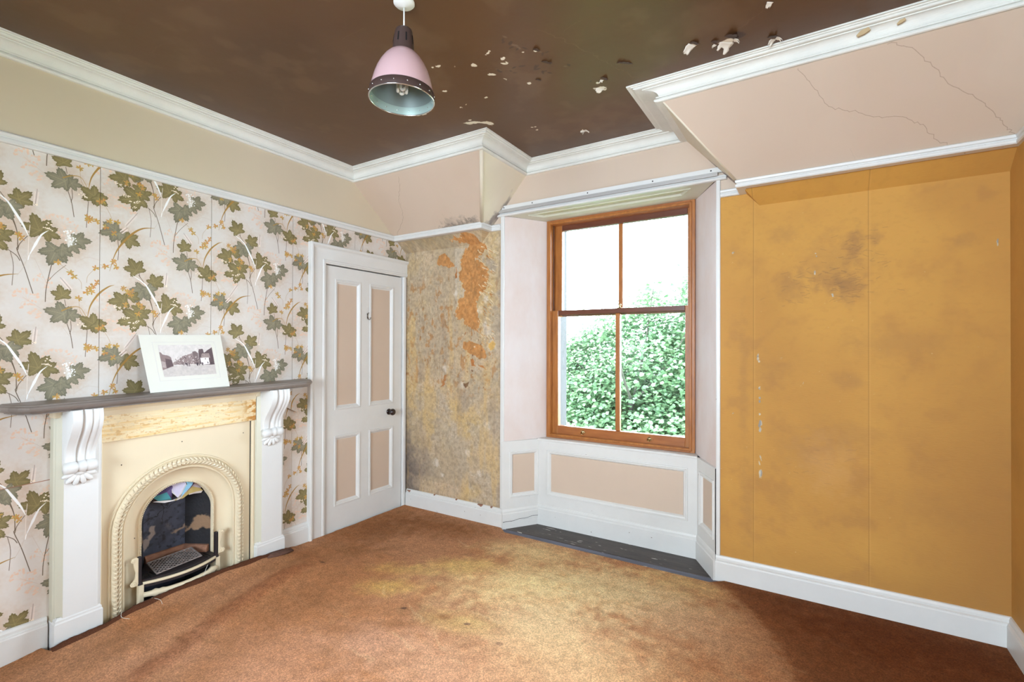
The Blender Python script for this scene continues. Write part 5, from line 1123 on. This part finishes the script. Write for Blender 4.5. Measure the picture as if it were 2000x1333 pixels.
for k in range(4):
    bm = BM(); t0 = k*PI/2+.5; c1 = (la.x+.019*math.cos(t0), la.y+.019*math.sin(t0)); c2 = (la.x+.019*math.cos(t0+PI/4), la.y+.019*math.sin(t0+PI/4))
    pts = [(c1[0], c1[1], 2.575), (c1[0], c1[1], 2.53), (c1[0], c1[1], 2.494)]+[((c1[0]+c2[0])/2-(c2[0]-c1[0])/2*math.cos(q), (c1[1]+c2[1])/2-(c2[1]-c1[1])/2*math.cos(q), 2.490-.009*math.sin(q)) for q in np.linspace(0, PI, 7)]+[(c2[0], c2[1], 2.494), (c2[0], c2[1], 2.53), (c2[0], c2[1], 2.575)]
    tube(bm, pts, .0062, 8); lobj('glass_tube', bm, M['lamp_tube'], bu, smooth=True)

# ------------------------------------------------------------------ carpet
XS = lambda y: .024+.090*float(sm(.785, .80, np.array(y)))*(1-float(sm(1.985, 2.0, np.array(y))))
edge_y = [.78, .80, .90, .99, 1.05, 1.12, 1.32, 1.50, 1.68, 1.80, 1.90, 1.98, 2.00, 2.03]; edge_h = [0, .042, .040, .037, .047, .062, .060, .0605, .061, .058, .037, .023, .012, 0]
def carpet_z(x, y):
    base = .010-.042*float(sm(1.5, .75, np.array(y)))*float(sm(1.3, .2, np.array(x)))
    hearth = .030*float(sm(.62, .40, np.array(x)))*float(sm(.66, .90, np.array(y)))*float(sm(2.15, 1.92, np.array(y)))
    e = float(np.interp(y, edge_y, edge_h)); up = max(e-.03, 0)*math.exp(-((x-.112)/.07)**2) if x >= .09 else max(e-.03, 0)
    fy = float(sm(.7, 1.0, np.array(y)))*float(sm(2.1, 1.75, np.array(y)))
    rid = fy*(.017*math.exp(-((x-.56+.31*(y-1.3))/.055)**2)+.010*math.exp(-((x-.76+.33*(y-1.3))/.06)**2)+.006*math.exp(-((x-.36+.25*(y-1.3))/.04)**2))
    return base+hearth+up+rid
ygrid = sorted(set(list(np.round(np.arange(YR+.02, .74, .06), 4))+list(np.round(np.arange(.74, 2.08, .014), 4))+list(np.round(np.arange(2.08, 3.19, .035), 4))+[3.194]))
sg_ = [0, .003, .006, .010, .014, .018, .023, .028, .034, .041, .05, .06, .07, .08, .09, .10, .11, .12, .135, .15, .165, .18, .2]+list(np.linspace(.225, 1, 40))
def ymax(x): return 3.194-.066*float(sm(1.06, 1.11, np.array(x)))*float(sm(2.63, 2.60, np.array(x)))
R = random.Random(77)
bm = BM(); G = []
for y in ygrid:
    row = []; xa = XS(y)
    for s in sg_:
        x = xa+(3.915-xa)*s; yy = y-(3.194-ymax(x))*float(sm(2.85, 3.194, np.array(y)))
        zz_ = carpet_z(x, yy)+(R.uniform(-.0025, .0025) if s == 0 else 0)
        row.append(bm.verts.new((x+(R.uniform(-.003, .003) if s == 0 and .8 < y < 2 else 0), yy, zz_)))
    G.append(row)
for i in range(len(G)-1):
    for j in range(len(sg_)-1):
        f = bm.faces.new((G[i][j], G[i][j+1], G[i+1][j+1], G[i+1][j])); f.smooth = True
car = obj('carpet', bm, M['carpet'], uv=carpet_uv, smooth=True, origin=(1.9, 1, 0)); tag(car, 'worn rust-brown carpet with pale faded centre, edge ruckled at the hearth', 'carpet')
M['carpet_fold_shade'] = mat('fold_shaded_pile', (112, 70, 50), .95, var=.5, vscale=220, bump=.6, bscale=260, spec=.1)
bm = BM(); prev = None                       # rolled edge in front of the hearth, fold shade in its darker colour, jute showing at the cut
bj = BM(); pj = None
for y in [v for v in ygrid if .785 < v < 2.005]:
    x = XS(y); j = R.uniform(-.002, .002); w_ = .030+.006*math.sin(y*23)
    cur = [bm.verts.new((x+w_, y, carpet_z(x+w_, y)+.0005)), bm.verts.new((x+w_*.55, y, carpet_z(x+w_*.5, y)+.005)), bm.verts.new((x+w_*.2, y, carpet_z(x, y)+.009+j)), bm.verts.new((x-.003, y, carpet_z(x, y)+.007+j))]
    cj = [bj.verts.new((x-.001, y, carpet_z(x, y)+.0095+j)), bj.verts.new((x-.005, y, carpet_z(x, y)+.008+j)), bj.verts.new((x-.005, y, carpet_z(x, y)-.004)), bj.verts.new((x, y, carpet_z(x, y)-.05))]
    if prev:
        for k in range(3): bm.faces.new((prev[k], prev[k+1], cur[k+1], cur[k])); bj.faces.new((pj[k], pj[k+1], cj[k+1], cj[k]))
    prev = cur; pj = cj
obj('rolled_edge', bm, M['carpet_fold_shade'], car, smooth=True, label='darker rolled edge at the hearth, fold shade in its colour')
obj('cut_edge', bj, M['carpet_back'], car, label='frayed jute backing at the cut edge')
bm = BM(); A = [(.112, 1.80, .066), (.104, 1.88, .068), (.104, 1.96, .062), (.108, 2.02, .052)]; B = [(.150, 1.82, .056), (.158, 1.89, .052), (.156, 1.96, .046), (.140, 2.025, .040)]
Av = [bm.verts.new(p) for p in A]; Bv = [bm.verts.new(p) for p in B]
for i in range(3): bm.faces.new((Av[i], Av[i+1], Bv[i+1], Bv[i]))
o = obj('lifted_corner', bm, M['carpet_back'], car, smooth=True, label='lifted torn corner of the carpet'); sd = o.modifiers.new('thick', 'SOLIDIFY'); sd.thickness = .006
for pts in ([(.11, 1.07, .058), (.16, 1.05, .046), (.20, 1.07, .040)], [(.115, 1.62, .066), (.14, 1.68, .060), (.15, 1.77, .055)], [(.108, 1.488, .135), (.112, 1.470, .10), (.115, 1.462, .062)], [(.115, 1.20, .066), (.15, 1.225, .055), (.185, 1.222, .043)]):
    bm = BM(); tube(bm, [tuple(p) for p in [np.append(q, 0)[:3] for q in bez(pts, 4)]], .0011, 5); obj('loose_thread', bm, M['card'], car, label='pale loose thread')

# ------------------------------------------------------------------ sycamore outside
tr_ = thing('tree', (.58, 8.2, -3.6), 'leafy green sycamore tree filling the view outside the window', 'tree')
bm = BM(); tube(bm, [(.58, 8.0, -3.6), (.56, 8.0, -1.5), (.58, 7.7, .0), (.60, 7.75, .60)], [.14, .12, .10, .08], 10); obj('trunk', bm, M['bark'], tr_, smooth=True)
R = random.Random(88)
for p in ([(.60, 7.75, .55), (.62, 7.2, 1.1), (.66, 7.1, 1.5)], [(.60, 7.75, .5), (1.2, 8, 1.3), (1.6, 8.2, 2.2)], [(.58, 7.9, .2), (-.2, 8.1, .9), (-.9, 8.3, 1.3)], [(.62, 7.8, .6), (.75, 8, 1.5), (.85, 8.1, 2.4)], [(.6, 7.9, -.4), (1.8, 8, .3), (2.4, 8.2, .6)]):
    bm = BM(); tube(bm, [tuple(q) for q in bez(p, 5)], list(np.linspace(.024, .008, 5*(len(p)-1)+1)), 7); obj('branch', bm, M['bark'], tr_, smooth=True)
rg = np.random.default_rng(19)
blobs = [((.75, 8.3, .9), (1.0, .8, .85), 3000), ((1.5, 8.6, .9), (1.0, .8, 1.0), 3000), ((-.2, 8.3, .55), (.9, .8, .75), 3000), ((-1.0, 8.4, .45), (.9, .7, .8), 2600), ((-1.7, 8.6, .3), (.8, .7, .7), 1600), ((.2, 7.9, -.3), (1.2, .8, .7), 3000), ((1.3, 7.9, -.3), (1.0, .8, .8), 3000), ((-.9, 8.2, -.6), (1.0, .8, .6), 2400), ((2.3, 8.4, .2), (.8, .8, 1.3), 1500),
  ((.80, 8.2, 2.16), (.20, .3, .50), 300), ((1.40, 8.3, 2.25), (.24, .3, .58), 420), ((1.1, 8.4, 1.7), (.5, .5, .45), 700), ((.45, 8.2, 1.95), (.26, .4, .40), 300), ((.06, 8.2, 1.74), (.32, .4, .40), 420), ((-.38, 8.3, 1.56), (.36, .4, .34), 460), ((-.80, 8.3, 1.32), (.40, .4, .36), 560), ((-1.3, 8.4, 1.02), (.45, .4, .4), 650), ((-2.2, 9.0, .2), (.8, .6, .7), 1500), ((-1.5, 8.6, -.6), (1.0, .6, .7), 1800), ((1.75, 8.4, 2.2), (.35, .35, .6), 400), ((.3, 9.6, .3), (1.9, .5, .95), 4500), ((-1.6, 9.4, .1), (1.1, .5, .9), 2200), ((1.2, 9.8, -.6), (2.8, .5, 1.0), 3600), ((1.2, 10.2, .5), (1.6, .4, .9), 2600)]
shape = np.array([(0, 0), (.10, .42), (.36, .34), (.34, .60), (.62, .42), (1.0, 0), (.62, -.42), (.34, -.60), (.36, -.34), (.10, -.42)])-np.array([.35, 0])
V = []; F = []; off = 0
for c, rad, n in blobs:
    n = int(n*1.9)
    p = rg.normal(size=(n, 3)); p /= np.linalg.norm(p, axis=1)[:, None]; p *= (rg.random(n)**.35)[:, None]; p = p*np.array(rad)+np.array(c)
    p += .10*rg.normal(size=(n, 3))
    nrm = np.stack([rg.normal(0, .35, n), -.35+rg.normal(0, .4, n), .9+rg.normal(0, .25, n)], 1); nrm /= np.linalg.norm(nrm, axis=1)[:, None]
    t = np.cross(nrm, rg.normal(size=(n, 3))); t /= np.linalg.norm(t, axis=1)[:, None]; b = np.cross(nrm, t); s = rg.uniform(.042, .082, n)
    vs = p[:, None, :]+(shape[None, :, 0, None]*t[:, None, :]+shape[None, :, 1, None]*b[:, None, :])*s[:, None, None]
    vs[:, (1, 2, 3, 7, 8, 9), 2] -= (s*.12)[:, None]
    V.append(vs.reshape(-1, 3)); F.append(np.arange(n*10).reshape(n, 10)+off); off += n*10
me = bpy.data.meshes.new('foliage'); V = np.concatenate(V)-np.array((.58, 8.2, -3.6)); me.from_pydata(V.tolist(), [], np.concatenate(F).tolist()); me.materials.append(M['leaf'])
fo = bpy.data.objects.new('foliage', me); COL.objects.link(fo); fo.parent = tr_; fo['kind'] = 'stuff'
